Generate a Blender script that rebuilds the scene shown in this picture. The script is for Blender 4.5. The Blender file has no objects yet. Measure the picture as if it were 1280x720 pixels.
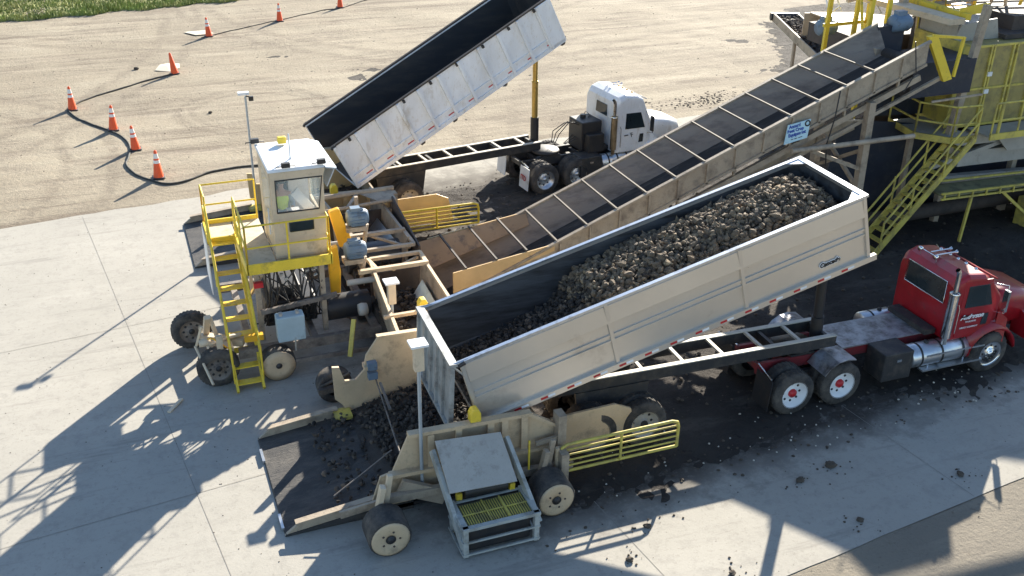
import bpy, math, random
from math import radians as R, sin, cos, pi
from mathutils import Vector, Matrix, noise
random.seed(11)
SC = bpy.context.scene
COL = SC.collection
# ------------------------------------------------------------------ camera
cam = bpy.data.cameras.new('camera'); camo = bpy.data.objects.new('camera', cam); COL.objects.link(camo)
r_ = Vector((0.93284043, -0.36002262, 0.01387274)); u_ = Vector((0.15150892, 0.42692119, 0.89150622)); f_ = Vector((0.32688497, 0.8295312, -0.45279599))
camo.matrix_world = Matrix(((r_.x, u_.x, -f_.x, 0), (r_.y, u_.y, -f_.y, 0), (r_.z, u_.z, -f_.z, 12.2), (0, 0, 0, 1)))
cam.sensor_width = 36; cam.lens = 36.34; cam.clip_start = 0.1; cam.clip_end = 3000
SC.camera = camo
# ------------------------------------------------------------------ sky, sun, exposure
SUN_AZ, SUN_EL = 49.0, 23.6
w = bpy.data.worlds.new('World'); SC.world = w; w.use_nodes = True
nt = w.node_tree; bg = nt.nodes['Background']
sk = nt.nodes.new('ShaderNodeTexSky'); sk.sky_type = 'NISHITA'; sk.sun_disc = False
sk.sun_elevation = R(SUN_EL); sk.sun_rotation = R(90 - SUN_AZ); sk.altitude = 200; sk.dust_density = .4; sk.ozone_density = 2.2
nt.links.new(sk.outputs[0], bg.inputs[0]); bg.inputs[1].default_value = 0.08
sl = bpy.data.lights.new('sun', 'SUN'); sl.energy = 5.0; sl.angle = R(0.5); sl.color = (1, 0.93, 0.80)
so = bpy.data.objects.new('sun', sl); COL.objects.link(so)
sd = Vector((cos(R(SUN_AZ)) * cos(R(SUN_EL)), sin(R(SUN_AZ)) * cos(R(SUN_EL)), sin(R(SUN_EL))))
so.rotation_euler = sd.to_track_quat('Z', 'Y').to_euler(); so.location = (30, 30, 30)
SC.view_settings.view_transform = 'Standard'; SC.view_settings.look = 'None'
SC.view_settings.exposure = 1.6; SC.view_settings.gamma = 1; SC.view_settings.use_curve_mapping = False

# ------------------------------------------------------------------ materials
MATS = {}
def mat(name, c, rough=.6, island=None, metal=0., dirt=None, amt=.5, scale=3., bump=.0, bscale=30., var=.12, coat=0., stretch=None, spec=.5, grime=None):
    """base colour c, broad value variation, patches of dirt colour, fine bump"""
    if name in MATS: return MATS[name]
    m = bpy.data.materials.new(name); m.use_nodes = True; MATS[name] = m
    n = m.node_tree.nodes; l = m.node_tree.links; b = n['Principled BSDF']
    b.inputs['Roughness'].default_value = rough; b.inputs['Metallic'].default_value = metal
    b.inputs['Specular IOR Level'].default_value = spec
    if coat: b.inputs['Coat Weight'].default_value = coat; b.inputs['Coat Roughness'].default_value = .08
    tc = n.new('ShaderNodeTexCoord'); mp = n.new('ShaderNodeMapping'); l.new(tc.outputs['Object'], mp.inputs[0])
    if stretch: mp.inputs['Scale'].default_value = stretch
    def nz(s, d=6, r=.6):
        t = n.new('ShaderNodeTexNoise'); t.inputs['Scale'].default_value = s; t.inputs['Detail'].default_value = d; t.inputs['Roughness'].default_value = r
        l.new(mp.outputs[0], t.inputs['Vector']); return t
    def mix(a, bb, fac):
        x = n.new('ShaderNodeMix'); x.data_type = 'RGBA'
        for s, v in ((6, a), (7, bb)):
            if isinstance(v, tuple): x.inputs[s].default_value = (*v, 1)
            else: l.new(v, x.inputs[s])
        l.new(fac, x.inputs[0]); return x.outputs[2]
    def ramp(src, a, bb):
        q = n.new('ShaderNodeMapRange'); q.inputs[1].default_value = a; q.inputs[2].default_value = bb; l.new(src, q.inputs[0]); return q.outputs[0]
    t1 = nz(scale * .6)
    col = mix(tuple(x * (1 - var) for x in c), tuple(min(1, x * (1 + var)) for x in c), ramp(t1.outputs[0], .3, .7))
    if dirt:
        t2 = nz(scale, 9, .7)
        col = mix(col, dirt, ramp(t2.outputs[0], .72 - amt * .5, .80 - amt * .2))
    if grime:
        t3 = nz(scale * 9, 4, .75); col = mix(col, grime, ramp(t3.outputs[0], .56, .74))
    if island:      # every separate lump its own shade of skin
        ge = n.new('ShaderNodeNewGeometry'); cr = n.new('ShaderNodeValToRGB'); l.new(ge.outputs['Random Per Island'], cr.inputs[0]); cr.color_ramp.interpolation = 'CONSTANT'
        e = cr.color_ramp.elements; e[0].position = 0; e[0].color = (*island[0], 1); e[1].position = island[1][0]; e[1].color = (*island[1][1], 1)
        for ps, cc in island[2:]: k = e.new(ps); k.color = (*cc, 1)
        mx = n.new('ShaderNodeMix'); mx.data_type = 'RGBA'; mx.blend_type = 'MULTIPLY'; mx.inputs[0].default_value = 1; l.new(col, mx.inputs[6]); l.new(cr.outputs[0], mx.inputs[7]); col = mx.outputs[2]
    l.new(col, b.inputs['Base Color'])
    if dirt and metal < .5: l.new(ramp(nz(scale * 2).outputs[0], -.6, 1.4), b.inputs['Roughness']) if rough == 0 else None
    if bump:
        bp = n.new('ShaderNodeBump'); bp.inputs['Strength'].default_value = bump; bp.inputs['Distance'].default_value = .02
        l.new(nz(bscale, 8, .7).outputs[0], bp.inputs['Height']); l.new(bp.outputs[0], b.inputs['Normal'])
    return m
SOIL = (.045, .035, .028)
tan_new = mat('clean_tan_paint', (.62, .42, .20), .55, dirt=(.25, .17, .10), amt=.25, bump=.15)
tan = mat('tan_paint', (.56, .42, .265), .6, dirt=(.27, .205, .14), amt=.38, bump=.2, grime=(.41, .31, .205))
tan_d = mat('weathered_tan_paint', (.40, .32, .23), .65, dirt=(.18, .14, .105), amt=.48, bump=.3, grime=(.26, .205, .15))
cream = mat('cream_paint', (.62, .50, .35), .55, dirt=(.34, .27, .19), amt=.36, bump=.12, grime=(.48, .39, .28))
yel = mat('yellow_paint', (.78, .56, .045), .5, dirt=(.30, .22, .06), amt=.35, bump=.15, grime=(.5, .38, .07))
yel_d = mat('dusty_yellow_paint', (.60, .49, .10), .6, dirt=(.28, .22, .09), amt=.5, bump=.2)
orange_y = mat('amber_guard_paint', (.80, .42, .02), .45, dirt=(.30, .17, .05), amt=.3, bump=.1)
white = mat('white_paint', (.78, .78, .77), .45, dirt=(.42, .37, .30), amt=.28, bump=.08)
white_t = mat('truck_white_paint', (.80, .80, .80), .35, dirt=(.50, .44, .36), amt=.32, coat=.2, stretch=(1, 1, .4), scale=2.2, bump=.08, bscale=6, grime=(.62, .57, .50))
red = mat('red_truck_paint', (.32, .008, .015), .38, dirt=(.16, .035, .03), amt=.34, coat=.3, var=.25, grime=(.22, .04, .035))
redfr = mat('red_frame_paint', (.22, .02, .025), .6, dirt=(.05, .03, .03), amt=.55)
silver = mat('dull_aluminium_panel', (.66, .61, .54), .30, metal=.65, dirt=(.46, .41, .35), amt=.22, var=.07, stretch=(.5, 1, .5), scale=1.6, bump=.10, bscale=3)
silver2 = mat('bare_aluminium', (.62, .64, .66), .3, metal=.85, dirt=(.3, .28, .26), amt=.35, bump=.15)
chrome = mat('chrome', (.80, .80, .80), .18, metal=1., dirt=(.35, .3, .26), amt=.3)
chrome_b = mat('heat_stained_chrome', (.48, .38, .25), .3, metal=.9, dirt=(.16, .12, .08), amt=.5)
plate = mat('tread_plate', (.42, .43, .45), .35, metal=.7, dirt=(.10, .09, .085), amt=.6, bump=.5, bscale=60)
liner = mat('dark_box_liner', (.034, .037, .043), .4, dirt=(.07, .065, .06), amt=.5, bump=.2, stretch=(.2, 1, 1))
liner2 = mat('worn_blue_steel_liner', (.105, .112, .122), .42, metal=.3, dirt=(.032, .028, .025), amt=.6, bump=.2, stretch=(.15, 1.2, 1.2), scale=4)
black = mat('black_steel', (.022, .022, .024), .5, dirt=SOIL, amt=.5, bump=.15)
frame_b = mat('dirty_black_frame', (.03, .029, .03), .6, dirt=(.09, .075, .06), amt=.5, bump=.2)
rubber = mat('tyre_rubber', (.034, .032, .031), .9, dirt=(.13, .11, .09), amt=.62, grime=(.075, .065, .055), bump=.5, bscale=25)
belt = mat('rubber_belt', (.034, .027, .023), .85, dirt=(.105, .083, .065), amt=.45, stretch=(.12, 1.5, 1), bump=.2)
trough = mat('worn_steel_trough', (.27, .215, .165), .7, metal=.0, dirt=(.13, .10, .08), amt=.5, stretch=(.2, 1, 1), bump=.2)
beetm = mat('sugar_beet_skin', (.150, .112, .075), .85, dirt=(.04, .031, .024), amt=.5, scale=6, var=.35, bump=.5, grime=(.45, .37, .27), island=((.45, .43, .42), (.22, (.8, .78, .75)), (.45, (1.15, 1.1, 1.02)), (.75, (1.7, 1.6, 1.4)), (.93, (2.4, 2.3, 2.0))))
beetd = mat('muddy_sugar_beet_skin', (.065, .052, .042), .9, dirt=(.026, .021, .018), amt=.5, scale=4, var=.35, bump=.5, island=((.5, .5, .5), (.3, (.9, .9, .9)), (.7, (1.5, 1.45, 1.35)), (.92, (2.6, 2.4, 2.1))))
grimy = mat('grimy_carriage_paint', (.24, .20, .165), .7, dirt=(.07, .058, .05), amt=.6, bump=.3, grime=(.12, .10, .085))
bar_m = mat('dull_brown_bar', (.13, .105, .08), .8, dirt=(.07, .055, .045), amt=.5)
cutm = mat('cut_beet_flesh', (.55, .50, .42), .8)
motorb = mat('blue_grey_motor_paint', (.13, .19, .26), .5, dirt=(.07, .07, .07), amt=.4, bump=.1)
cabinet = mat('pale_blue_cabinet_paint', (.34, .44, .48), .5, dirt=(.16, .16, .15), amt=.3)
conem = mat('orange_cone_plastic', (.85, .10, .015), .5, dirt=(.5, .12, .05), amt=.25)
refl = mat('white_reflective_band', (.80, .78, .74), .4)
redt = mat('red_reflector', (.50, .02, .025), .4)
glass_d = mat('dark_window_glass', (.02, .03, .035), .08, spec=.8, var=.3)
greyp = mat('grey_steel_plate', (.40, .375, .33), .55, metal=.0, dirt=(.22, .20, .17), grime=(.30, .275, .235), amt=.35, bump=.15)
green_g = mat('dusty_green_grating', (.20, .19, .10), .7, dirt=(.07, .065, .04), amt=.5)
rustm = mat('rusty_steel', (.075, .058, .048), .75, dirt=(.04, .033, .03), amt=.5, bump=.4)
curtain = mat('dark_rubber_curtain', (.022, .027, .042), .6, dirt=(.05, .05, .055), amt=.4, bump=.2)
skin = mat('skin', (.45, .26, .18), .6); vest = mat('hi_vis_vest', (.60, .85, .06), .7); jeans = mat('pale_denim', (.35, .42, .50), .8); hairm = mat('dark_hair', (.03, .02, .015), .7)
signb = mat('pale_blue_sign_face', (.50, .72, .80), .4, dirt=(.36, .48, .50), amt=.2); ink = mat('blue_ink', (.04, .10, .38), .5)
blackink = mat('black_ink', (.015, .015, .015), .5); whiteink = mat('white_ink', (.82, .82, .82), .5)
cable_m = mat('black_cable_rubber', (.045, .045, .04), .8, dirt=(.16, .13, .1), amt=.4)
sackm = mat('pale_sack_cloth', (.62, .56, .44), .9, bump=.4)
glass = bpy.data.materials.new('window_glass'); glass.use_nodes = True
gb = glass.node_tree.nodes['Principled BSDF']; gb.inputs['Base Color'].default_value = (.85, .95, .92, 1); gb.inputs['Roughness'].default_value = .03
gb.inputs['Alpha'].default_value = .16; gb.inputs['Specular IOR Level'].default_value = .6

# ------------------------------------------------------------------ mesh helpers
ORG = {}
class MB:
    def __init__(s): s.v = []; s.f = []; s.s = []
    def add(s, vs, fs, sm=False):
        o = len(s.v); s.v += [Vector(v) for v in vs]; s.f += [tuple(i + o for i in f) for f in fs]; s.s += [sm] * len(fs); return s
    def box(s, x0, x1, y0, y1, z0, z1):
        vs = [(x, y, z) for z in (z0, z1) for y in (y0, y1) for x in (x0, x1)]
        return s.add(vs, [(0, 2, 3, 1), (4, 5, 7, 6), (0, 1, 5, 4), (2, 6, 7, 3), (0, 4, 6, 2), (1, 3, 7, 5)])
    def hexa(s, a, b):
        "two quads (lists of 4 points) joined to a solid"
        return s.add(list(a) + list(b), [(3, 2, 1, 0), (4, 5, 6, 7), (0, 1, 5, 4), (1, 2, 6, 5), (2, 3, 7, 6), (3, 0, 4, 7)])
    def beam(s, p, q, w, h=None, up=(0, 0, 1)):
        h = h or w; p = Vector(p); q = Vector(q); d = (q - p).normalized(); up = Vector(up)
        if abs(d.dot(up)) > .98: up = Vector((0, 1, 0))
        a = d.cross(up).normalized() * w / 2; b = a.cross(d).normalized() * h / 2
        return s.hexa([p - a - b, p + a - b, p + a + b, p - a + b], [q - a - b, q + a - b, q + a + b, q - a + b])
    def tube(s, pts, r, n=8, caps=True):
        pts = [Vector(p) for p in pts]; vs = []; fs = []
        d0 = (pts[1] - pts[0]).normalized(); a = d0.orthogonal().normalized()
        for i, p in enumerate(pts):
            d = (pts[min(i + 1, len(pts) - 1)] - pts[max(i - 1, 0)]).normalized()
            a = (a - d * a.dot(d)).normalized(); b = d.cross(a)
            rr = r[i] if isinstance(r, (list, tuple)) else r
            vs += [p + a * rr * cos(2 * pi * k / n) + b * rr * sin(2 * pi * k / n) for k in range(n)]
        for i in range(len(pts) - 1):
            fs += [(i * n + k, i * n + (k + 1) % n, (i + 1) * n + (k + 1) % n, (i + 1) * n + k) for k in range(n)]
        s.add(vs, fs, True)
        if caps: s.add(vs[:n], [tuple(range(n))[::-1]]); s.add(vs[-n:], [tuple(range(n))])
        return s
    def plate(s, pts, t, nrm=None):
        "planar outline with thickness t along its normal"
        pts = [Vector(p) for p in pts]
        nn = Vector(nrm).normalized() if nrm else (pts[1] - pts[0]).cross(pts[2] - pts[1]).normalized()
        n = len(pts); a = [p - nn * t / 2 for p in pts]; b = [p + nn * t / 2 for p in pts]
        return s.add(a + b, [tuple(range(n))[::-1], tuple(range(n, 2 * n))] + [(i, (i + 1) % n, n + (i + 1) % n, n + i) for i in range(n)])
    def prism(s, poly, y0, y1):
        "outline in x,z pushed from y0 to y1"
        n = len(poly)
        return s.add([(x, y0, z) for x, z in poly] + [(x, y1, z) for x, z in poly],
                     [tuple(range(n)), tuple(range(n, 2 * n))[::-1]] + [((i + 1) % n, i, n + i, n + (i + 1) % n) for i in range(n)])
    def lathe(s, prof, o, axis='y', n=24, sm=True):
        "profile of (radius, offset along axis)"
        o = Vector(o); vs = []; fs = []; m = len(prof)
        for k in range(n):
            c, q = cos(2 * pi * k / n), sin(2 * pi * k / n)
            for r, h in prof:
                vs.append(o + (Vector((r * c, h, r * q)) if axis == 'y' else Vector((h, r * c, r * q)) if axis == 'x' else Vector((r * c, r * q, h))))
        for k in range(n):
            k2 = (k + 1) % n
            fs += [(k * m + i, k * m + i + 1, k2 * m + i + 1, k2 * m + i) for i in range(m - 1)]
        return s.add(vs, fs, sm)
    def sweep(s, prof, x0, x1, t=None):
        "profile of (y,z) points swept along x"
        n = len(prof)
        return s.add([(x0, y, z) for y, z in prof] + [(x1, y, z) for y, z in prof], [(i, i + 1, n + i + 1, n + i) for i in range(n - 1)])
    def xf(s, M): s.v = [M @ v for v in s.v]; return s
    def build(s, name, m, parent=None, bevel=0, world=False, solid=0):
        me = bpy.data.meshes.new(name)
        off = Vector((0, 0, 0))
        o = bpy.data.objects.new(name, me); COL.objects.link(o)
        if parent is not None:
            o.parent = parent; off = ORG.get(parent.name, off) ; ORG[o.name] = off.copy()
        elif world:
            off = Vector((sum(v.x for v in s.v) / len(s.v), sum(v.y for v in s.v) / len(s.v), min(v.z for v in s.v))); o.location = off; ORG[o.name] = off
        me.from_pydata([tuple(v - off) for v in s.v], [], s.f)
        me.polygons.foreach_set('use_smooth', s.s)
        me.materials.append(m); me.update()
        import bmesh
        bm = bmesh.new(); bm.from_mesh(me); bmesh.ops.recalc_face_normals(bm, faces=bm.faces[:]); bm.to_mesh(me); bm.free()
        if solid:
            k = o.modifiers.new('thick', 'SOLIDIFY'); k.thickness = solid; k.offset = 0
        if bevel:
            k = o.modifiers.new('edge', 'BEVEL'); k.width = bevel; k.segments = 2; k.limit_method = 'ANGLE'; k.angle_limit = R(40)
        return o
def many(name, m, parent, items, **kw):
    "one mesh per piece"
    for a in items: q = MB(); a(q); q.build(name, m, parent, **kw)
def tag(o, label=None, cat=None, group=None, kind=None):
    if label: o['label'] = label
    if cat: o['category'] = cat
    if group: o['group'] = group
    if kind: o['kind'] = kind
    return o
def root(name, label, cat, loc=(0, 0, 0), rz=0, group=None, world=True):
    "empty at a thing's base; with world=True its parts are given in world coordinates"
    o = bpy.data.objects.new(name, None); COL.objects.link(o); o.location = loc; o.rotation_euler = (0, 0, rz); o.empty_display_size = .2
    if world: ORG[o.name] = Vector(loc)
    return tag(o, label, cat, group)
def text(name, s, size, M, m, parent, ext=.004, italic=0., bold=0.):
    cu = bpy.data.curves.new(name, 'FONT'); cu.body = s; cu.size = size; cu.extrude = ext; cu.align_x = 'CENTER'; cu.align_y = 'CENTER'; cu.shear = italic; cu.offset = bold
    t = bpy.data.objects.new('tmp', cu); COL.objects.link(t)
    bpy.context.view_layer.update()
    me = bpy.data.meshes.new_from_object(t.evaluated_get(bpy.context.evaluated_depsgraph_get()))
    bpy.data.objects.remove(t); bpy.data.curves.remove(cu)
    off = ORG.get(parent.name, Vector((0, 0, 0)))
    me.transform(Matrix.Translation(-off) @ M); me.materials.clear(); me.materials.append(m)
    o = bpy.data.objects.new(name, me); COL.objects.link(o); o.parent = parent; ORG[o.name] = off.copy(); return o
def face_m(o, x, z):
    "matrix putting text at o with its line along x and its height along z"
    x = Vector(x).normalized(); z = Vector(z); z = (z - x * z.dot(x)).normalized(); n = x.cross(z)
    return Matrix(((x.x, z.x, n.x, o[0]), (x.y, z.y, n.y, o[1]), (x.z, z.z, n.z, o[2]), (0, 0, 0, 1)))
def copytree(o, parent=None):
    c = o.copy(); COL.objects.link(c)
    if parent: c.parent = parent
    for ch in list(o.children): copytree(ch, c)
    return c
def nfb(x, y, s, seed=0): return noise.fractal(Vector((x * s + seed, y * s, seed * 1.7)), .9, 2.1, 5)
# ------------------------------------------------------------------ ground, slab, mud, grass
def ground_mat(name, c1, c2, c3, big=.15, fine=9., bump=.5, bs=14, spots=None, tracks=False, thr=(.62, .72), lane=False):
    m = bpy.data.materials.new(name); m.use_nodes = True; n = m.node_tree.nodes; l = m.node_tree.links; b = n['Principled BSDF']
    b.inputs['Roughness'].default_value = .92; b.inputs['Specular IOR Level'].default_value = .2
    tc = n.new('ShaderNodeTexCoord')
    def nz(s, d=8, r=.6, st=None):
        t = n.new('ShaderNodeTexNoise'); t.inputs['Scale'].default_value = s; t.inputs['Detail'].default_value = d; t.inputs['Roughness'].default_value = r
        if st:
            mp = n.new('ShaderNodeMapping'); mp.inputs['Scale'].default_value = st; mp.inputs['Rotation'].default_value = (0, 0, R(8)); l.new(tc.outputs['Object'], mp.inputs[0]); l.new(mp.outputs[0], t.inputs[0])
        else: l.new(tc.outputs['Object'], t.inputs[0])
        return t.outputs[0]
    def rg(s, a, bb):
        q = n.new('ShaderNodeMapRange'); q.inputs[1].default_value = a; q.inputs[2].default_value = bb; l.new(s, q.inputs[0]); return q.outputs[0]
    def mix(a, bb, f):
        x = n.new('ShaderNodeMix'); x.data_type = 'RGBA'
        for s, v in ((6, a), (7, bb)):
            if isinstance(v, tuple): x.inputs[s].default_value = (*v, 1)
            else: l.new(v, x.inputs[s])
        l.new(f, x.inputs[0]); return x.outputs[2]
    c = mix(c1, c2, rg(nz(big, 7, .62), .35, .65))
    c = mix(c, c3, rg(nz(.5, 9, .7, (.35, 1.6, 1)), .52, .78))
    c = mix(c, tuple(x * .72 for x in c2), rg(nz(fine, 5, .75), .56, .80))
    if spots: c = mix(c, spots, rg(nz(3.2, 4, .6), *thr))
    if lane:
        sp = n.new('ShaderNodeSeparateXYZ'); l.new(tc.outputs['Object'], sp.inputs[0])
        def ma(op, a, bb):
            x = n.new('ShaderNodeMath'); x.operation = op
            for k, v in enumerate((a, bb)):
                if isinstance(v, (int, float)): x.inputs[k].default_value = v
                else: l.new(v, x.inputs[k])
            return x.outputs[0]
        yy = ma('SUBTRACT', sp.outputs[1], ma('MULTIPLY', sp.outputs[0], .10))
        m1 = rg(yy, 11.4, 13.6); m2 = rg(sp.outputs[0], 2.6, 6.5); m3 = rg(yy, 31.5, 27.5)
        f = ma('MULTIPLY', ma('MULTIPLY', m1, m2), m3)
        f = rg(ma('ADD', ma('MULTIPLY', f, 1.35), ma('MULTIPLY', ma('SUBTRACT', nz(1.3, 10, .72), .5), 1.5)), .35, 1.0)
        c = mix(c, (.060, .050, .043), f)
        st = rg(nz(.9, 8, .7, (.25, 2.2, 1)), .56, .74)
        c = mix(c, (.19, .175, .155), ma('MULTIPLY', st, .75))
        c = mix(c, (.27, .25, .22), ma('MULTIPLY', rg(nz(2.6, 10, .78), .50, .66), .55))
        c = mix(c, (.16, .145, .125), ma('MULTIPLY', rg(nz(11, 6, .8), .60, .70), .7))
    if tracks:      # rings and bands pressed darker by wheels
        sp = n.new('ShaderNodeSeparateXYZ'); l.new(tc.outputs['Object'], sp.inputs[0])
        def ma(op, a, bb):
            x = n.new('ShaderNodeMath'); x.operation = op
            for k, v in enumerate((a, bb)):
                if isinstance(v, (int, float)): x.inputs[k].default_value = v
                else: l.new(v, x.inputs[k])
            return x.outputs[0]
        acc = None
        for cx, cy, rad, wd in ((4.9, 40.0, 2.9, .28), (4.9, 40.0, 2.35, .2), (30, -20, 58.5, .5), (30, -20, 60.3, .5), (24, 62, 19, .5), (24, 62, 20.6, .5), (-30, 60, 33, .4), (-30, 60, 34.6, .4), (10, 75, 24, .35), (10, 75, 25.4, .35), (30, 30, 17, .4), (30, 30, 18.8, .4), (-12, 36, 10, .3), (-12, 36, 11.6, .3)):
            dx = ma('SUBTRACT', sp.outputs[0], cx); dy = ma('SUBTRACT', sp.outputs[1], cy)
            d = ma('SQRT', ma('ADD', ma('MULTIPLY', dx, dx), ma('MULTIPLY', dy, dy)), 0)
            d = ma('ADD', d, ma('MULTIPLY', ma('SUBTRACT', nz(.6, 3), .5), .7)); k = rg(ma('ABSOLUTE', ma('SUBTRACT', d, rad), 0), wd, wd * .3)
            acc = k if acc is None else ma('MAXIMUM', acc, k)
        c = mix(c, (.215, .178, .132), ma('MULTIPLY', acc, rg(nz(1.8, 9, .78), .36, .62)))
        c = mix(c, (.17, .135, .10), ma('MULTIPLY', ma('MULTIPLY', rg(nz(.7, 9, .72, (.10, 1.7, 1)), .48, .58), rg(nz(.22, 4), .35, .6)), .85))
        c = mix(c, (.40, .34, .26), ma('MULTIPLY', rg(nz(.8, 9, .72, (.13, 1.5, 1)), .54, .70), .6))
        c = mix(c, (.20, .165, .125), ma('MULTIPLY', rg(nz(.11, 6, .6), .50, .68), rg(nz(2.2, 9, .75), .46, .62)))
    l.new(c, b.inputs['Base Color'])
    h = nz(bs, 8, .72)
    if tracks:
        wv = n.new('ShaderNodeTexWave'); wv.inputs['Scale'].default_value = .55; wv.inputs['Distortion'].default_value = 9; wv.inputs['Detail'].default_value = 4; wv.inputs['Detail Scale'].default_value = .6
        mp = n.new('ShaderNodeMapping'); mp.inputs['Rotation'].default_value = (0, 0, R(75)); l.new(tc.outputs['Object'], mp.inputs[0]); l.new(mp.outputs[0], wv.inputs[0])
        a = n.new('ShaderNodeMath'); a.operation = 'MULTIPLY_ADD'; l.new(wv.outputs[1], a.inputs[0]); a.inputs[1].default_value = .07
        l.new(h, a.inputs[2]); h = a.outputs[0]
    bp = n.new('ShaderNodeBump'); bp.inputs['Strength'].default_value = bump; bp.inputs['Distance'].default_value = .06; l.new(h, bp.inputs['Height']); l.new(bp.outputs[0], b.inputs['Normal'])
    return m
sand_m = ground_mat('packed_sand', (.335, .287, .212), (.265, .222, .162), (.38, .332, .25), bump=.8, bs=6, spots=(.17, .135, .10), tracks=True, thr=(.68, .80))
slab_m = ground_mat('concrete', (.395, .368, .318), (.345, .322, .278), (.435, .405, .35), bump=.12, bs=20, spots=(.24, .21, .18), thr=(.70, .84), lane=True)
mud_m = ground_mat('wet_mud', (.070, .060, .052), (.034, .029, .026), (.15, .13, .112), big=.35, bump=1.0, bs=9, spots=(.02, .017, .015))
dust_m = ground_mat('packed_dirt', (.27, .235, .18), (.20, .175, .14), (.32, .28, .215), bump=.6, bs=9, spots=(.16, .13, .10))
grass_m = mat('grass_blades', (.20, .245, .06), .8, dirt=(.42, .40, .17), amt=.55, scale=.6, var=.4)

def ground_h(x, y):
    "gentle ruts and clods in the sand, flat under everything that stands"
    if y < 31.5: return 0
    k = min(1, (y - 31.5) / 3)
    return k * (.035 * nfb(x, y, .35) + .02 * nfb(x, y, 1.6, 5))
g = MB(); xs = [-600, -200, -80, -40] + [-20 + i * .33 for i in range(240)] + [70, 100, 200, 400, 800]; ys = [-300, -40, 0, 20, 31] + [31.5 + i * .3 for i in range(130)] + [80, 120, 200, 400, 900]
g.add([(x, y, ground_h(x, y) if (-20 < x < 59 and y < 70) else 0) for y in ys for x in xs], [(j * len(xs) + i, j * len(xs) + i + 1, (j + 1) * len(xs) + i + 1, (j + 1) * len(xs) + i) for j in range(len(ys) - 1) for i in range(len(xs) - 1)], True)
tag(g.build('ground', sand_m), kind='structure')
SA = R(7)
def slabxf(x, y, z=0): return Vector((x * cos(SA) - y * sin(SA), x * sin(SA) + y * cos(SA), z))
def wob(x, s, a): return a * noise.noise(Vector((x * .8, s, 0))) + a * .5 * noise.noise(Vector((x * 3.1, s + 4, 0)))
sb = MB(); N = 160
top = []; bot = []
for i in range(N + 1):
    x = -30 + 90 * i / N
    bot.append(slabxf(x, 9.53 + wob(x, 1, .03), .012)); top.append(slabxf(x, 31.03 + wob(x, 9, .16), .012))
sb.add(bot + top, [(i, i + 1, N + 2 + i, N + 1 + i) for i in range(N)])
so_ = sb.build('concrete_slab', slab_m); tag(so_, kind='structure')
jm = mat('joint_sealant', (.24, .22, .19), .9, dirt=(.36, .34, .30), amt=.4)
jt = MB()
for k in range(-3, 8):
    x = 2.24 + 6.46 * k; jt.add([slabxf(x - .006, 9.56, .016), slabxf(x + .006, 9.56, .016), slabxf(x + .006, 30.9, .016), slabxf(x - .006, 30.9, .016)], [(0, 1, 2, 3)])
for y in (16.27, 23.42): jt.add([slabxf(-30, y - .006, .020), slabxf(60, y - .006, .020), slabxf(60, y + .006, .020), slabxf(-30, y + .006, .020)], [(0, 1, 2, 3)])
tag(jt.build('slab_joints', jm), kind='structure')
# dirt verge beyond the slab's near edge
vg = MB(); pts = []
NN = 120
a = [slabxf(-30 + 90 * i / NN, 9.50 + wob(-30 + 90 * i / NN, 1, .03), .004) for i in range(NN + 1)]; bq = [slabxf(-30 + 90 * i / NN, -40, .004) for i in range(NN + 1)]
vg.add(bq + a, [(i, i + 1, NN + 2 + i, NN + 1 + i) for i in range(NN)])
tag(vg.build('dirt_verge', dust_m), kind='structure')
# mud tracked over the slab: a low bumpy sheet that sinks below the concrete where there is none
def lerp(pts, x):
    for (a, b), (c, d) in zip(pts, pts[1:]):
        if a <= x <= c: return b + (d - b) * (x - a) / (c - a)
    return pts[0][1] if x < pts[0][0] else pts[-1][1]
def mudmask(x, y):
    near = lerp([(4.5, 12.9), (5.5, 12.9), (6.3, 13.5), (7.6, 13.6), (10, 13.9), (12, 14.1), (14.8, 14.4), (18, 14.4), (30, 14.6)], x)
    left = lerp([(12, 6.4), (14.2, 6.0), (15, 4.4), (17.8, 4.2), (18.5, 5.2), (22, 5.0), (24, 5.5), (27, 7.0), (28, 7.6), (32, 9)], y)
    far = lerp([(5, 26.3), (9, 26.6), (10.4, 27.4), (11.5, 30.0), (14, 30.6), (18, 31.0), (22, 32), (26, 35), (29, 40), (33, 47), (40, 52)], x)
    d = min((y - near) / .7, (x - left) / .8, (far - y) / .9)
    d = max(d, min((y - 28.3) / .5, (29.5 + .5 * noise.noise(Vector((x, 0, 3))) - y) / .5, (x - 7.6) / .8, (16 - x) / 1))   # line of clods by the white trailer
    d2 = max(-1.5, min(1.2, d)); return d2
mm = MB(); x0, x1, y0, y1, st = 3.6, 44., 12., 50., .11
nx = int((x1 - x0) / st); ny = int((y1 - y0) / st); vs = []
for j in range(ny + 1):
    for i in range(nx + 1):
        x = x0 + i * st; y = y0 + j * st
        h = .004 + .034 * mudmask(x, y) + .024 * nfb(x, y, .9, 2) + .034 * nfb(x, y, 4.6, 7)
        if mudmask(x, y) < 1: h = min(h, .07)
        vs.append((x, y, max(-.03, min(h, .09))))
mm.add(vs, [(j * (nx + 1) + i, j * (nx + 1) + i + 1, (j + 1) * (nx + 1) + i + 1, (j + 1) * (nx + 1) + i) for j in range(ny) for i in range(nx)], True)
tag(mm.build('mud_ground', mud_m), kind='structure')
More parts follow.
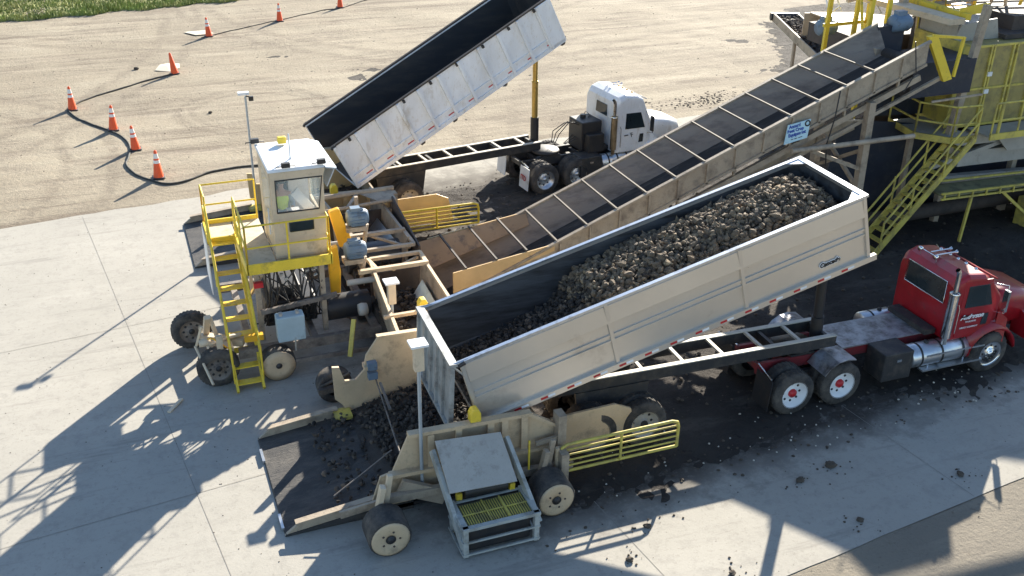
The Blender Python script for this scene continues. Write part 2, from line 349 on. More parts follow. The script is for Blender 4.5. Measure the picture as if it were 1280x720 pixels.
# wheel lane worn through the mud: pale concrete showing between
# loose clods, countless
def blob(mb, c, r, seed, sq=1., n=6, m=4, elong=1.):
    "lumpy rock-like lump"
    rnd = random.Random(seed); rz = rnd.random() * 6.28; vs = [(0, 0, -r * sq)]; fs = []
    for j in range(1, m):
        ph = pi * j / m
        for i in range(n):
            th = 2 * pi * i / n + j * .4; rr = r * rnd.uniform(.78, 1.2)
            vs.append((rr * sin(ph) * cos(th) * elong, rr * sin(ph) * sin(th), -rr * cos(ph) * sq))
    vs.append((0, 0, r * sq)); k = len(vs) - 1
    for i in range(n):
        fs.append((0, 1 + (i + 1) % n, 1 + i)); fs.append((k, k - n + i, k - n + (i + 1) % n))
        for j in range(m - 2): a0 = 1 + j * n; fs.append((a0 + i, a0 + (i + 1) % n, a0 + n + (i + 1) % n, a0 + n + i))
    mb.add([(c[0] + x * cos(rz) - y * sin(rz), c[1] + x * sin(rz) + y * cos(rz), c[2] + z) for x, y, z in vs], fs, False)
cl = MB()
rc = random.Random(5)
for i in range(3600):
    x = rc.uniform(4, 26); y = rc.uniform(12.3, 34)
    m_ = mudmask(x, y)
    if m_ < -.9 or (m_ > .5 and rc.random() < .35): continue
    r = rc.choice((.015, .02, .03, .03, .045)) * rc.uniform(.7, 1.3); blob(cl, (x, y, .02 + .05 * max(0, m_)), r, i, .6)
for i in range(900):
    x = rc.uniform(-4, 20); y = rc.uniform(8, 31); p = slabxf(x, y)
    if rc.random() < .5 or y > 12: blob(cl, (p.x, p.y, .014), rc.uniform(.006, .016), i, .6, 5, 3)
for i in range(900):
    x = rc.uniform(-6, 40); y = rc.uniform(32, 62); blob(cl, (x, y, ground_h(x, y) if x < 59 else 0), rc.uniform(.012, .035), i, .5, 5, 3)
for i in range(330):    # ridge of mud beyond the conveyor
    x = rc.gauss(23, 1.7); y = 35.6 + rc.gauss(0, .4); blob(cl, (x, y, .0), rc.uniform(.015, .06), i, .4)
tag(cl.build('loose_soil', mat('soil_clods', (.09, .07, .052), .95, var=.35, bump=.5)), 'dark crumbs and clods of soil scattered over the yard', 'soil', kind='stuff')
for i in range(1500):   # crumbs on the apron plate, more added to darken its sunlit stripes
    x = 1.6 + 2.2 * rc.random() ** .6; y = rc.uniform(14.8, 17.7)
    if noise.noise(Vector((x * 1.5, y * 2.2, 3))) > -.15: blob(cl, (x, y, .05 + (x - 1.56) * .107), rc.uniform(.008, .03), i, .6, 5, 3)
wb = MB()
for i in range(80):
    x = rc.uniform(6.5, 18); y = rc.uniform(13.6, 15.2) + max(0, x - 12) * .05; blob(wb, (x, y, .06), rc.uniform(.012, .03), i, .6, 5, 3)
tag(wb.build('beet_crumbs', cutm), 'pale broken beet crumbs strewn in the mud beside the red tractor', 'beet crumbs', kind='stuff')
# big clods that throw their own shadow
for i, (x, y, r, lb) in enumerate([(7.68, 12.68, .085, 'dark soil clod on sunlit concrete below the yellow gate'), (6.98, 12.0, .08, 'dark soil clod on sunlit concrete left of the tall narrow shadow'), (8.46, 11.1, .08, 'soil clod on concrete at the bottom edge of the picture'),
                               (11.06, 12.86, .10, 'muddy beet lump on shaded concrete, left one of two side by side'), (11.9, 13.05, .13, 'large clod with leaves on shaded concrete, right of the muddy lump'), (14.1, 11.95, .09, 'round green-brown lump on shaded concrete near the slab edge'), (11.4, 11.5, .08, 'brown smeared clod on concrete close to the slab corner'),
                               (13.9, 42.5, .16, 'dark clod lying on the sand right behind the white tractor cab'), (15.4, 40.2, .13, 'small dark clod on the sand above the white tractor hood'), (3.2, 40.1, .1, 'small dark lump on sand beside the striped cones'), (0.9, 47.6, .13, 'dark lump on the sand left of the leaning cone')]):
    r *= .72; c = MB(); blob(c, (0, 0, r * .5), r, 40 + i, .7, 9, 6, 1.25); [blob(c, (random.gauss(0, .22), random.gauss(0, .16), .01), random.uniform(.008, .028), 90 * i + kk, .6, 5, 3) for kk in range(14)] if y < 30 else None; o = c.build('soil_clod', MATS['soil_clods']); o.location = (x, y, .012 if y < 30 else ground_h(x, y)); tag(o, lb, 'clod', 'single clods of soil')
# grass verge in the far left corner
gr = MB(); rg = random.Random(3)
def gedge(x): return lerp([(-40, 57.2), (-6, 59.0), (0, 59.9), (6.5, 61.0), (11, 62.4), (16, 66), (24, 71)], x) + .5 * noise.noise(Vector((x * .7, 0, 0))) + .25 * noise.noise(Vector((x * 2.5, 1, 0)))
turf = MB(); xs2 = [-60 + i * 1.0 for i in range(95)]
turf.add([(x, gedge(x), .02) for x in xs2] + [(x, 140, .02) for x in xs2], [(i, i + 1, 96 + i - 1 + 0, 95 + i) for i in range(94)])
tag(turf.build('grass_verge', ground_mat('turf_soil', (.17, .19, .06), (.25, .24, .10), (.30, .28, .14), bump=.8, bs=8)), kind='structure')
for i in range(26000):
    x = rg.uniform(-9, 22); e = gedge(x); y = e + rg.random() ** 1.5 * 11 - .1
    h = rg.uniform(.07, .26) * (1 + .7 * noise.noise(Vector((x * .6, y * .6, 0)))); a = rg.random() * 6.28; wd = rg.uniform(.03, .07); lx = rg.uniform(-.1, .1); ly = rg.uniform(-.1, .1)
    gr.add([(x - wd * cos(a), y - wd * sin(a), 0), (x + wd * cos(a), y + wd * sin(a), 0), (x + lx, y + ly, h)], [(0, 1, 2)])
tag(gr.build('grass', grass_m), 'rough green and yellowed grass along the far left edge', 'grass', kind='stuff')

# ------------------------------------------------------------------ sugar beets
def beet_mesh(mb, c, r, rnd):
    "one beet: a fat top running to a tapered root, tumbled to a random heading"
    ax = Vector((rnd.gauss(0, 1), rnd.gauss(0, 1), rnd.gauss(0, .6))).normalized(); a = ax.orthogonal().normalized(); b = ax.cross(a); c = Vector(c); n = 6; vs = []
    prof = [(-.80, .45), (-.40, .88), (.25, .72), (.95, .30)]; ph = rnd.random()
    for h, q in prof:
        for k in range(n):
            t = 2 * pi * (k + ph) / n; qq = q * r * rnd.uniform(.85, 1.12); vs.append(c + ax * h * r + a * qq * cos(t) + b * qq * sin(t))
    vs += [c - ax * r * .85, c + ax * r * 1.65]; e = len(vs)
    fs = [(j * n + k, j * n + (k + 1) % n, (j + 1) * n + (k + 1) % n, (j + 1) * n + k) for j in range(3) for k in range(n)]
    fs += [(e - 2, (k + 1) % n, k) for k in range(n)] + [(e - 1, 3 * n + k, 3 * n + (k + 1) % n) for k in range(n)]
    mb.add(vs, fs, False)
# ------------------------------------------------------------------ wheels
def wheel(parent, x, y, side, kind='white_rim', r=.5, wd=.28, dual=False, cols=None):
    "side -1: outer face towards -y.  y is the outer face"
    W = wd * (2.05 if dual else 1); s = -side
    t = MB()
    for k in ((0, 1) if dual else (0,)):
        o = y + s * k * (wd + .04)
        t.lathe([(r * .60, 0), (r * .66, 0), (r * .90, .004 * s), (r * .98, .045 * s), (r, .09 * s), (r, (wd - .09) * s), (r * .98, (wd - .045) * s), (r * .9, wd * s), (r * .6, wd * s)], (x, o, r), n=32)
        for q in range(32):      # tread blocks
            a = 2 * pi * (q + .3) / 32; c, sn = cos(a), sin(a)
            t.beam((x + c * r * .995, o + s * .05, r + sn * r * .995), (x + c * r * .995, o + s * (wd - .05), r + sn * r * .995), .05, .016, up=(c, 0, sn))
    w = t.build('wheel', rubber, parent)
    rim, hub = cols
    deep = .02 if kind == 'steer' else (.13 if dual else .05)
    m = MB()
    m.lathe([(r * .63, -.004 * s), (r * .60, .012 * s), (r * .55, .02 * s), (r * .52, deep * s), (r * .26, (deep + .004) * s), (r * .22, (deep - .03) * s), (0, (deep - .03) * s)], (x, y, r), n=32)
    for k in range(10):
        a = 2 * pi * k / 10; cx, cz = cos(a) * r * .235, sin(a) * r * .235
        m.lathe([(0, -.03 * s), (.012, -.03 * s), (.012, 0)], (x + cx, y + (deep - .0) * s, r + cz), n=6)
    m.build('rim', rim, w)
    hm = MB(); hh = deep - (.10 if dual else .05)
    hm.lathe([(r * .20, deep * s), (r * .19, (hh + .03) * s), (r * .13, (hh + .01) * s), (r * .12, hh * s), (0, hh * s)], (x, y, r), n=18)
    hm.build('hub', hub, w)
    ho = MB()
    for k in range(8 if kind != 'solid' else 5):
        a = 2 * pi * k / (8 if kind != 'solid' else 5); ho.lathe([(0, 0), (.028, 0), (.028, .01 * s), (0, .01 * s)], (x + cos(a) * r * .40, y + (deep - .008) * s, r + sin(a) * r * .40), n=8)
    ho.build('rim_hole', black, w)
    return w

# ------------------------------------------------------------------ road tractors
def ring(mb, secs, close=True, smooth=False):
    "skin between equal-length outlines"
    n = len(secs[0]); vs = [p for s_ in secs for p in s_]; fs = []
    for j in range(len(secs) - 1): fs += [(j * n + k, j * n + (k + 1) % n, (j + 1) * n + (k + 1) % n, (j + 1) * n + k) for k in range(n if close else n - 1)]
    if close: fs += [tuple(range(n))[::-1], tuple(range((len(secs) - 1) * n, len(secs) * n))]
    mb.add(vs, fs, smooth)
def rrect(hw, z0, z1, rad, x, k=4, x2=None):
    "rounded-top outline across y"
    p = [(x, -hw, z0)]
    for i in range(k + 1):
        a = pi - pi / 2 * i / k; p.append((x, -hw + rad + rad * cos(a), z1 - rad + rad * sin(a)))
    for i in range(k + 1):
        a = pi / 2 - pi / 2 * i / k; p.append((x, hw - rad + rad * cos(a), z1 - rad + rad * sin(a)))
    p.append((x, hw, z0)); return p
def tractor(rt, xb, body, P):
    "xb = back of the cab, measured ahead of the tandem centre"
    L = xb + 2.75
    f = MB()
    for s in (-1, 1): f.beam((-1.15, .40 * s, .86), (L - .3, .40 * s, .86), .08, .24)
    for x in (-1.1, -.5, .3, 1.0, xb - .3): f.box(x, x + .1, -.38, .38, .78, .92)
    f.build('frame', P['frame'], rt)
    ax = MB()
    for x in (-.6, .6): ax.tube([(x, -.9, .5), (x, .9, .5)], .09, 10); ax.lathe([(0, -.2), (.2, -.12), (.24, 0), (.2, .12), (0, .2)], (x, 0, .52), n=14)
    ax.tube([(-.6, 0, .55), (L - 2., 0, .75)], .06); ax.tube([(xb + P.get('wo', 1.45), -.9, .5), (xb + P.get('wo', 1.45), .9, .5)], .07)
    for s in (-1, 1): ax.beam((-.85, .5 * s, .62), (.85, .5 * s, .62), .09, .1)
    ax.build('axle', frame_b, rt)
    for x in (-.59, .59):
        for s in (-1, 1): wheel(rt, x, 1.1 * s, s, 'drive', dual=True, cols=P['rear'])
    for s in (-1, 1): wheel(rt, xb + P.get('wo', 1.45), 1.07 * s, s, 'steer', cols=P['front'])
    fw_ = MB(); fw_.lathe([(0, .10), (.42, .10), (.46, .05), (.44, 0), (0, 0)], (-.02, 0, 1.02), 'z', 24); fw_.box(-.3, .3, -.42, .42, .96, 1.02)
    fw_.build('coupling_plate', frame_b, rt)
    # cab
    c = MB(); zf = P.get('zf', 2.72) ; hw = P.get('hw', .95); zb = .95; xs = xb; dl = 1.22
    z2 = zf - .14
    secs = [rrect(hw - .03, zb, z2 - .22, .20, xs), rrect(hw, zb, z2 - .06, .16, xs + .12), rrect(hw, zb, z2 + .02, .14, xs + .35), rrect(hw, zb, z2 - .04, .14, xs + .8), rrect(hw - .03, zb, z2 - .16, .14, xs + 1.02), rrect(hw - .06, zb, 1.86, .1, xs + 1.40)]
    ring(c, secs, smooth=False)
    cab = c.build('cab', body, rt, bevel=.02)
    # openings set proud: windows with black seals
    gl = MB(); gl.plate([(xs - .012, -.62, 1.78), (xs - .012, .62, 1.78), (xs + .0, .60, 2.28), (xs + .0, -.60, 2.28)] if P['big'] else [(xs - .02, -.38, 2.05), (xs - .02, .30, 2.05), (xs - .01, .28, 2.42), (xs - .01, -.36, 2.42)], .02); rw = gl.build('rear_window', glass_d, cab, bevel=.01)
    if P['big']:
        tr = MB(); tr.tube([(xs - .02, -.63, 1.77), (xs - .02, .63, 1.77), (xs - .01, .62, 2.29), (xs - .01, -.62, 2.29), (xs - .02, -.63, 1.77)], .010, 5); tr.build('window_trim', chrome, rw)
    for s in (-1, 1):
        y = (hw + .004) * s; y2 = (hw - .01) * s
        d = MB(); d.plate([(xs + .22, y, 1.02), (xs + 1.16, y, 1.02), (xs + 1.22, y, 1.72), (xs + .98, y2, 2.34), (xs + .24, y2, 2.36)], .022)
        do = d.build('door', body, cab)
        q = MB(); q.plate([(xs + .34, y + .014 * s, 1.72), (xs + 1.10, y + .014 * s, 1.70), (xs + .92, y2 + .014 * s, 2.22), (xs + .36, y2 + .014 * s, 2.24)], .012); q.build('window', glass_d, do, bevel=.008)
        h = MB(); h.tube([(xs + .30, y + .05 * s, 1.52), (xs + .44, y + .05 * s, 1.53)], .018, 6); h.build('handle', black if P['big'] else black, do)
        if not P['big'] or True:
            v = MB(); v.plate([(xs + .88, y + .014 * s, 1.22), (xs + 1.05, y + .014 * s, 1.22), (xs + 1.06, y + .014 * s, 1.50), (xs + .92, y + .014 * s, 1.50)], .008); v.build('peep_window', glass_d, do)
        g2 = MB(); g2.tube([(xs + .16, y + .05 * s, 1.15), (xs + .16, y + .05 * s, 1.75), (xs + .13, y + .03 * s, 1.85)], .012, 6); g2.build('grab_handle', chrome, cab)
        mr = MB(); my = (hw + .24) * s
        mr.tube([(xs + 1.12, hw * s, 2.2), (xs + 1.22, my, 2.24), (xs + 1.26, my, 1.55), (xs + 1.2, hw * s, 1.5)], .012, 6); mr.box(xs + 1.19, xs + 1.25, my - .07, my + .07, 1.62, 2.12); mr.build('mirror', P['mirror'], cab, bevel=.012)
    ws = MB(); ws.plate([(xs + 1.05, -.74, z2 - .20), (xs + 1.40, -.76, 1.88), (xs + 1.40, .76, 1.88), (xs + 1.05, .74, z2 - .20)], .02); ws.build('windshield', glass_d, cab)
    vz = MB(); vz.plate([(xs + 1.0, -.80, z2 - .12), (xs + 1.24, -.78, z2 - .24), (xs + 1.24, .78, z2 - .24), (xs + 1.0, .80, z2 - .12)], .03); vz.build('sun_visor', body, cab)
    for y in (-.55, -.25, 0, .25, .55):
        k = MB(); k.lathe([(0, .05), (.035, .035), (.04, 0)], (xs + .78, y, z2 - .045), 'z', 10); k.build('marker_light', P['lampm'], cab)
    hn = MB()
    for yy in (.12, .30): hn.tube([(xs + .25, yy, z2 + .08), (xs + .75, yy, z2 + .08), (xs + .82, yy, z2 + .08)], [.018, .02, .05], 8); hn.box(xs + .35, xs + .38, yy - .01, yy + .01, z2, z2 + .08)
    hn.build('air_horn', chrome, cab)
    # roof lamps on a bar at the back, as on the red truck
    if P['big']:
        lb = MB(); lb.tube([(xs + .16, -.05, z2 + .10), (xs + .16, .55, z2 + .10)], .014, 6)
        for yy in (0, .5): lb.lathe([(0, 0), (.06, 0), (.05, .07), (0, .09)], (xs + .10, yy, z2 + .10), 'x', 12); lb.tube([(xs + .16, yy, z2 - .04), (xs + .16, yy, z2 + .1)], .01, 5)
        lb.build('work_lamp_bar', chrome, cab)
    # hood with wheel arch
    ho = MB(); x0 = xs + 1.36; x1 = L
    ring(ho, [rrect(.80, 1.05, 1.86, .26, x0), rrect(.78, 1.05, 1.84, .26, x0 + .4), rrect(.70, 1.05, 1.74, .26, x0 + .9), rrect(.62, .95, 1.62, .22, x1 - .08), rrect(.58, .9, 1.50, .18, x1)], smooth=True)
    hood = ho.build('hood', body, rt)
    for s in (-1, 1):
        fe = MB(); xc = xs + P.get('wo', 1.45); rr = .62; n = 12; outer = []
        for i in range(n + 1):
            a = pi * .97 - (pi * .94) * i / n; outer.append((xc + rr * cos(a) * 1.06, .52 + rr * sin(a)))
        sec = []
        for x, z in outer: sec.append([(x, 1.09 * s, z), (x, .62 * s, z + .16), (x, .5 * s, z + .02), (x, 1.04 * s, z - .07)])
        ring(fe, sec, smooth=True)
        fe.plate([(x0 - .05, .93 * s, 1.0), (x0 + .14, 1.07 * s, .75), (x0 + .2, 1.0 * s, 1.3), (x0, .9 * s, 1.5)], .04)
        ring(fe, [[(x1 - .46, 1.08 * s, .62), (x1 - .46, .5 * s, .62), (x1 - .46, .5 * s, 1.30), (x1 - .46, 1.02 * s, 1.12)], [(x1 - .06, .98 * s, .66), (x1 - .06, .5 * s, .66), (x1 - .06, .5 * s, 1.3), (x1 - .06, .9 * s, 1.10)]])
        fen = fe.build('fender', body, rt)
        hl = MB(); hl.lathe([(0, .02), (.09, .01), (.10, -.02)], (x1 - .05, .78 * s, .92), 'x', 14); hl.build('headlight', chrome, fen)
        st = MB(); st.plate([(xc - .1, 1.04 * s, 1.30), (xc + .25, 1.0 * s, 1.30), (xc + .25, 1.0 * s, 1.33), (xc - .1, 1.04 * s, 1.33)], .01)
    gr_ = MB(); gr_.plate([(x1 + .012, -.42, .95), (x1 + .012, .42, .95), (x1 + .012, .40, 1.42), (x1 + .012, -.40, 1.42)], .03); gr_.build('grille', chrome, hood)
    bu = MB(); bu.beam((x1 + .03, -1.08, .58), (x1 + .03, 1.08, .58), .07, .28); bu.build('bumper', P.get('bump', chrome), rt, bevel=.03)
    hv = MB(); hv.plate([(x0 + .25, -.775, 1.52), (x0 + .62, -.735, 1.52), (x0 + .62, -.735, 1.57), (x0 + .25, -.775, 1.57)], .012); hv.build('hood_vent', black, hood)
    # exhaust stacks
    for s in P['stacks']:
        e = MB(); yy = .98 * s; ex = xs - .10
        e.tube([(ex, yy, .95), (ex, yy, 1.15)], .06, 14); e.tube([(ex, yy, 1.12), (ex, yy, 2.18)], .105, 18)
        es = e.build('exhaust_muffler', P['stack'], rt)
        e = MB(); e.tube([(ex, yy, 2.16), (ex, yy, 2.60), (ex - .02, yy, 2.70), (ex - .07, yy, 2.76)], .052, 14, caps=False); e.lathe([(.11, 0), (.125, .02), (.11, .05)], (ex, yy, 2.16), 'z', 18); e.build('exhaust_pipe', P['stack2'], es)
    # tank, steps, battery box
    for s in (-1, 1):
        t = MB(); tx0, tx1 = xs - P['tank'], xs + .62; n = 20
        t.lathe([(0, 0), (.24, 0), (.27, .03), (.27, tx1 - tx0 - .03), (.24, tx1 - tx0), (0, tx1 - tx0)], (tx0, .80 * s, .68), 'x', 26)
        to = t.build('fuel_tank', P['tankm'], rt)
        for x in (tx0 + .22, (tx0 + tx1) / 2, tx1 - .2):
            b2 = MB(); b2.lathe([(.275, 0), (.28, .01), (.28, .045), (.275, .055)], (x, .80 * s, .68), 'x', 26); b2.build('strap', black, to)
        cpp = MB(); cpp.lathe([(0, .06), (.05, .055), (.055, 0)], (tx0 + .5, .80 * s - .0, .945), 'z', 12); cpp.build('filler_cap', black, to)
        sp = MB()
        sp.box(tx0 + .3, xs + 1.02, 1.00 * s - .08, 1.00 * s + .08, .38, .42); sp.box(tx0 + .35, xs + 1.02, 1.00 * s - .07, 1.00 * s + .07, .74, .78)
        for x in (tx0 + .5, xs + .55, xs + .95): sp.beam((x, .98 * s, .40), (x, .98 * s, .78), .03, .03)
        sp.build('step', P['step'], rt)
    bb = MB(); bb.box(xs - P['tank'] - .82, xs - P['tank'] - .06, -1.10, -.48, .34, 1.02); bx = bb.build('battery_box', frame_b, rt, bevel=.03)
    bk = MB(); bk.box(xs - P['tank'] - .5, xs - P['tank'] - .38, -1.115, -1.10, .80, .86); bk.build('latch', chrome, bx)
    dk = MB()
    if P['deck']: dk.box(P['deck'], xs - .16, -.50, .50, .99, 1.02); dk.build('deck_plate', plate, rt)
    sx = MB(); sx.box(xs - .34, xs - .05, -.62, .62, 1.02, 1.14); sx.build('cab_mount', frame_b, rt)
    # air lines
    al = MB()
    for k, yy in enumerate((-.15, 0, .15)):
        al.tube([(xs - .06, yy, 1.75), (xs - .45, yy * 1.5, 1.9 + .1 * k), (xs - 1.0, yy, 1.35), (xs - 1.35, yy * .3, 1.18)] if not P['big'] else [(xs - .1, yy, 1.45), (xs - .5, yy, 1.25), (xs - 1.2, yy * 2, 1.12), (xs - 1.9, yy, 1.2)], .014, 6)
    al.build('air_hose', black, rt) if not P['big'] else None
    for s in (-1, 1):
        fl = MB(); fl.plate([(-1.22, .50 * s, .22), (-1.22, 1.08 * s, .22), (-1.17, 1.08 * s, .92), (-1.17, .50 * s, .92)], .02)
        fo = fl.build('mud_flap', P['flapm'], rt)
        if not P['big'] and s < 0:
            text('lettering', 'ITD', .22, face_m((-1.235, .79 * s, .62), (0, -1, 0), (0, 0, 1)) if False else face_m((-1.24, .79 * s, .58), (0, -1, 0), (.05, 0, 1)), redt, fo, bold=.006)
        q = MB(); q.tube([(-1.1, .42 * s, .98), (-1.2, 1.06 * s, .98)], .02, 6); q.build('flap_hanger', chrome, rt)
    return dict(cab=cab, hood=hood, L=L)

red_root = root('tractor_truck', 'red conventional day cab tractor coupled to the tipped silver trailer full of beets', 'truck', (12.84, 15.93, 0), R(-.7), world=False)
A = tractor(red_root, 3.36, red, dict(frame=redfr, rear=(white, redt), front=(chrome, chrome), big=True, mirror=chrome, lampm=chrome, stacks=(-1,), stack=chrome, stack2=chrome, tank=.92, wo=1.24, zf=2.62, hw=.90, tankm=silver2, step=silver2, deck=.95, flapm=black))
qf = MB()
for s in (-1, 1):
    sec = []
    for i in range(7):
        a = R(150 - 20 * i); sec.append([(.62 + .62 * cos(a), 1.12 * s, .52 + .62 * sin(a)), (.62 + .62 * cos(a), .48 * s, .52 + .62 * sin(a)), (.62 + .60 * cos(a), .48 * s, .52 + .60 * sin(a)), (.62 + .60 * cos(a), 1.12 * s, .52 + .60 * sin(a))])
    q = MB(); ring(q, sec[:5], smooth=False); q.build('quarter_fender', plate, red_root)
M = face_m((3.36 + .58, -.945, 1.50), (1, 0, 0.), (0, 0, 1))
text('door_lettering', 'Anderson', .155, M, whiteink, A['cab'], italic=.35, bold=.006)
text('door_lettering', 'TRUCKING', .06, face_m((3.92, -.945, 1.38), (1, 0, 0), (0, 0, 1)), whiteink, A['cab'])
text('door_lettering', 'DIRECT COMPANY', .058, face_m((3.90, -.945, 1.24), (1, 0, 0), (0, 0, 1)), whiteink, A['cab'])
white_root = root('tractor_truck', 'white conventional tractor with black gear behind its cab, under the raised white trailer', 'truck', (12.62, 29.22, 0), R(6), world=False)
B_ = tractor(white_root, 2.02, white_t, dict(frame=frame_b, rear=(silver2, silver2), front=(silver2, silver2), big=False, mirror=black, lampm=orange_y, stacks=(-1,), stack=chrome_b, stack2=chrome, tank=.5, tankm=silver2, step=silver2, deck=0, flapm=white, bump=white_t, zf=2.95))
hb = MB(); hb.box(1.05, 1.80, -.45, .40, 1.0, 1.95); hb.box(1.15, 1.75, -.72, -.45, 1.0, 1.6); hb.tube([(1.4, .1, 1.95), (1.4, .1, 2.05)], .09, 10)
hb.build('hydraulic_tank', black, white_root, bevel=.03)
hs = MB()
for k in range(3): hs.tube([(1.1, -.2 + k * .2, 1.8), (.7, -.3 + k * .2, 2.05 - .1 * k), (.35, -.2 + k * .2, 1.6), (.25, -.1 + k * .1, 1.25)], .016, 6)
hs.build('hydraulic_hose', black, white_root)
for kk in ('cab',):
    text('door_mark', 'F', .22, face_m((2.02 + .62, -.985, 1.50), (1, 0, 0), (0, 0, 1)), blackink, B_['cab'], italic=-.3)

# ------------------------------------------------------------------ dump trailers
def trailer(rt, P):
    L, W, H, zp, pit = P['L'], P['W'], P['H'], P['z'], R(P['pitch'])
    M = Matrix.Translation((0, 0, zp)) @ Matrix.Rotation(-pit, 4, 'Y'); h = W / 2; zt = P['zr']
    f = MB(); xe = P['xe']
    for s in (-1, 1): f.beam((.25, .38 * s, zt - .14), (xe, .38 * s, zt - .14), .09, .24)
    fo = f.build('frame', frame_b, rt)
    top = MB()
    for s in (-1, 1): top.beam((.25, .38 * s, zt - .008), (xe, .38 * s, zt - .008), .11, .022)
    k = 0.9
    while k < xe - .3: top.beam((k, -.36, zt - .03), (k, .36, zt - .03), .07, .05); k += P['cross']
    top.build('frame_rail_top', P['topm'], fo)
    cr = MB()
    for x in (.5, 1.6, 2.8, xe - 1.5, xe - .2): cr.box(x, x + .08, -.4, .4, zt - .26, zt - .04)
    for x in P['wx']: k = MB(); k.tube([(x, -.9, .5), (x, .9, .5)], .08, 10); k.build('axle', frame_b, rt)
    x = sum(P['wx']) / len(P['wx'])
    for s in (-1, 1): k = MB(); k.prism([(x - .8, zt - .25), (x + .8, zt - .25), (x + .7, .45), (x - .7, .45)], .38 * s, .46 * s); k.build('suspension', frame_b, rt)
    k = MB(); k.tube([(x - .1, -.25, .95), (x + .6, -.25, .95)], .12, 12); k.build('air_tank', frame_b, rt)
    cr.build('cross_member', frame_b, rt)
    for x in P['wx']:
        for s in (-1, 1): wheel(rt, x, P['wy'] * s, s, 'drive', dual=True, cols=P['rim'])
    # box
    b = MB(); t = .045
    def bx(x0, x1, y0, y1, z0, z1): b.box(x0, x1, y0, y1, z0, z1)
    bx(0, L, -h, h, 0, .06)
    for s in (-1, 1):
        y0, y1 = sorted((h * s, (h - t) * s))
        b.prism([(0.0, .02), (L, .02), (L, H), (-.0, H)], y0, y1)
    bx(L - t, L, -h + t + .002, h - t - .002, .06, H)
    b.xf(M); body = b.build('box', P['side'], rt)
    # liner inside
    li = MB(); e = t + .006
    li.sweep([(-h + e, H - .04), (-h + e, .42), (-h + e + .10, .18), (-h + e + .32, .075), (h - e - .32, .075), (h - e - .10, .18), (h - e, .42), (h - e, H - .04)], 0.02, L - .30)
    pr = [(-h + e, H - .04), (-h + e, .42), (-h + e + .10, .18), (-h + e + .32, .075), (h - e - .32, .075), (h - e - .10, .18), (h - e, .42), (h - e, H - .04)]
    n = len(pr); cx = [(L - .30, y, z) for y, z in pr]; c2 = [(L - .12, y * .93, z) for y, z in pr]; c3 = [(L - t - .01, y * .80, z) for y, z in pr]
    li.add(cx + c2 + c3, [(j * n + i, j * n + i + 1, (j + 1) * n + i + 1, (j + 1) * n + i) for j in (0, 1) for i in range(n - 1)] + [tuple(range(2 * n, 3 * n))], False)
    li.xf(M); li.build('liner', P['liner'], body)
    rl = MB(); rw = .085
    for s in (-1, 1): rl.box(-.02, L + .05, h * s - rw / 2 - .0, h * s + rw / 2, H, H + .05)
    rl.box(L - .06, L + .05, -h + rw / 2 + .001, h - rw / 2 - .001, H, H + .048)
    if P['big']:
        rl.plate([(L - .35, -h + .04, H + .02), (L - .05, -h + .04, H + .02), (L - .05, -h + .32, H + .02)], .03); rl.plate([(L - .35, h - .04, H + .02), (L - .05, h - .04, H + .02), (L - .05, h - .32, H + .02)], .03)
    rl.xf(M); rl.build('top_rail', P['rail'], body)
    for s in (-1, 1):
        y = h * s
        sd_ = MB()
        if P['big']:
            sd_.beam((.02, y + .03 * s, .05), (L + .12, y + .03 * s, .05), .09, .12)
            for x in (0.04, L * .34, L * .67, L - .04): sd_.beam((x, y + .022 * s, .10), (x, y + .022 * s, H), .07, .05, up=(0, 1, 0))
            for z in (.62, .74): sd_.beam((.10, y + .014 * s, z), (L - .08, y + .014 * s, z), .03, .035)
            sd_.prism([(0.08, .99), (L - .06, .99), (L - .06, 1.0), (0.08, 1.0)], *sorted((y, y + .02 * s)))
            # the upper belt leans in: a proud sloping strip
            ring(sd_, [[(x, y, H - .02), (x, y + .018 * s, H - .04), (x, y + .05 * s, 1.02), (x, y, .98)] for x in (.08, L - .07)])
        else:
            sd_.beam((.0, y + .025 * s, .05), (L + .02, y + .025 * s, .05), .07, .11)
            sd_.beam((.0, y + .02 * s, .36), (L, y + .02 * s, .36), .05, .06)
            for i in range(11):
                x = .04 + (L - .5) * i / 10; k = MB(); k.beam((x, y + .045 * s, .06), (x, y + .045 * s, H), .08, .11, up=(0, 1, 0)); k.xf(M); k.build('side_rib', P['rib'], body)
        sd_.xf(M); so2 = sd_.build('side_trim', P['rib'], body)
        n = P['tapes']
        for i in range(n):
            x0 = .15 + (L - .3) * i / n
            for k, mm_ in ((0, redt), (1, whiteink)):
                if not P['big'] and k: continue
                a = MB(); xx = x0 + k * .15
                yy = y + (.077 if P['big'] else .064) * s
                zz = .05 if P['big'] else .17
                a.plate([(xx, yy, zz - .022), (xx + (.14 if P['big'] else .24), yy, zz - .022), (xx + (.14 if P['big'] else .24), yy, zz + .022), (xx, yy, zz + .022)], .004)
                if not P['big']: a.v = []; a.f = []; a.s = []; a.plate([(xx + .3, y + .006 * s, .18), (xx + .52, y + .006 * s, .18), (xx + .52, y + .006 * s, .215), (xx + .3, y + .006 * s, .215)], .006)
                a.xf(M); a.build('reflector_strip', mm_, body)
    hg = MB()
    for s in (-1, 1): hg.tube([(-.05, (h + .02) * s, H - .02), (.1, (h + .05) * s, H + .02)], .04, 8)
    hg.xf(M); hg.build('gate_hinge', black, body)
    # hoist
    hx, hz = P['hx'], P['hz']; pt = M @ Vector((hx / cos(pit) + .02, 0, .1))
    ho = MB(); base = Vector((P['hb'], 0, .95)); d = pt - base
    ho.tube([base, base + d * .30], .135, 16); h0 = ho.build('hoist_cylinder', black, rt)
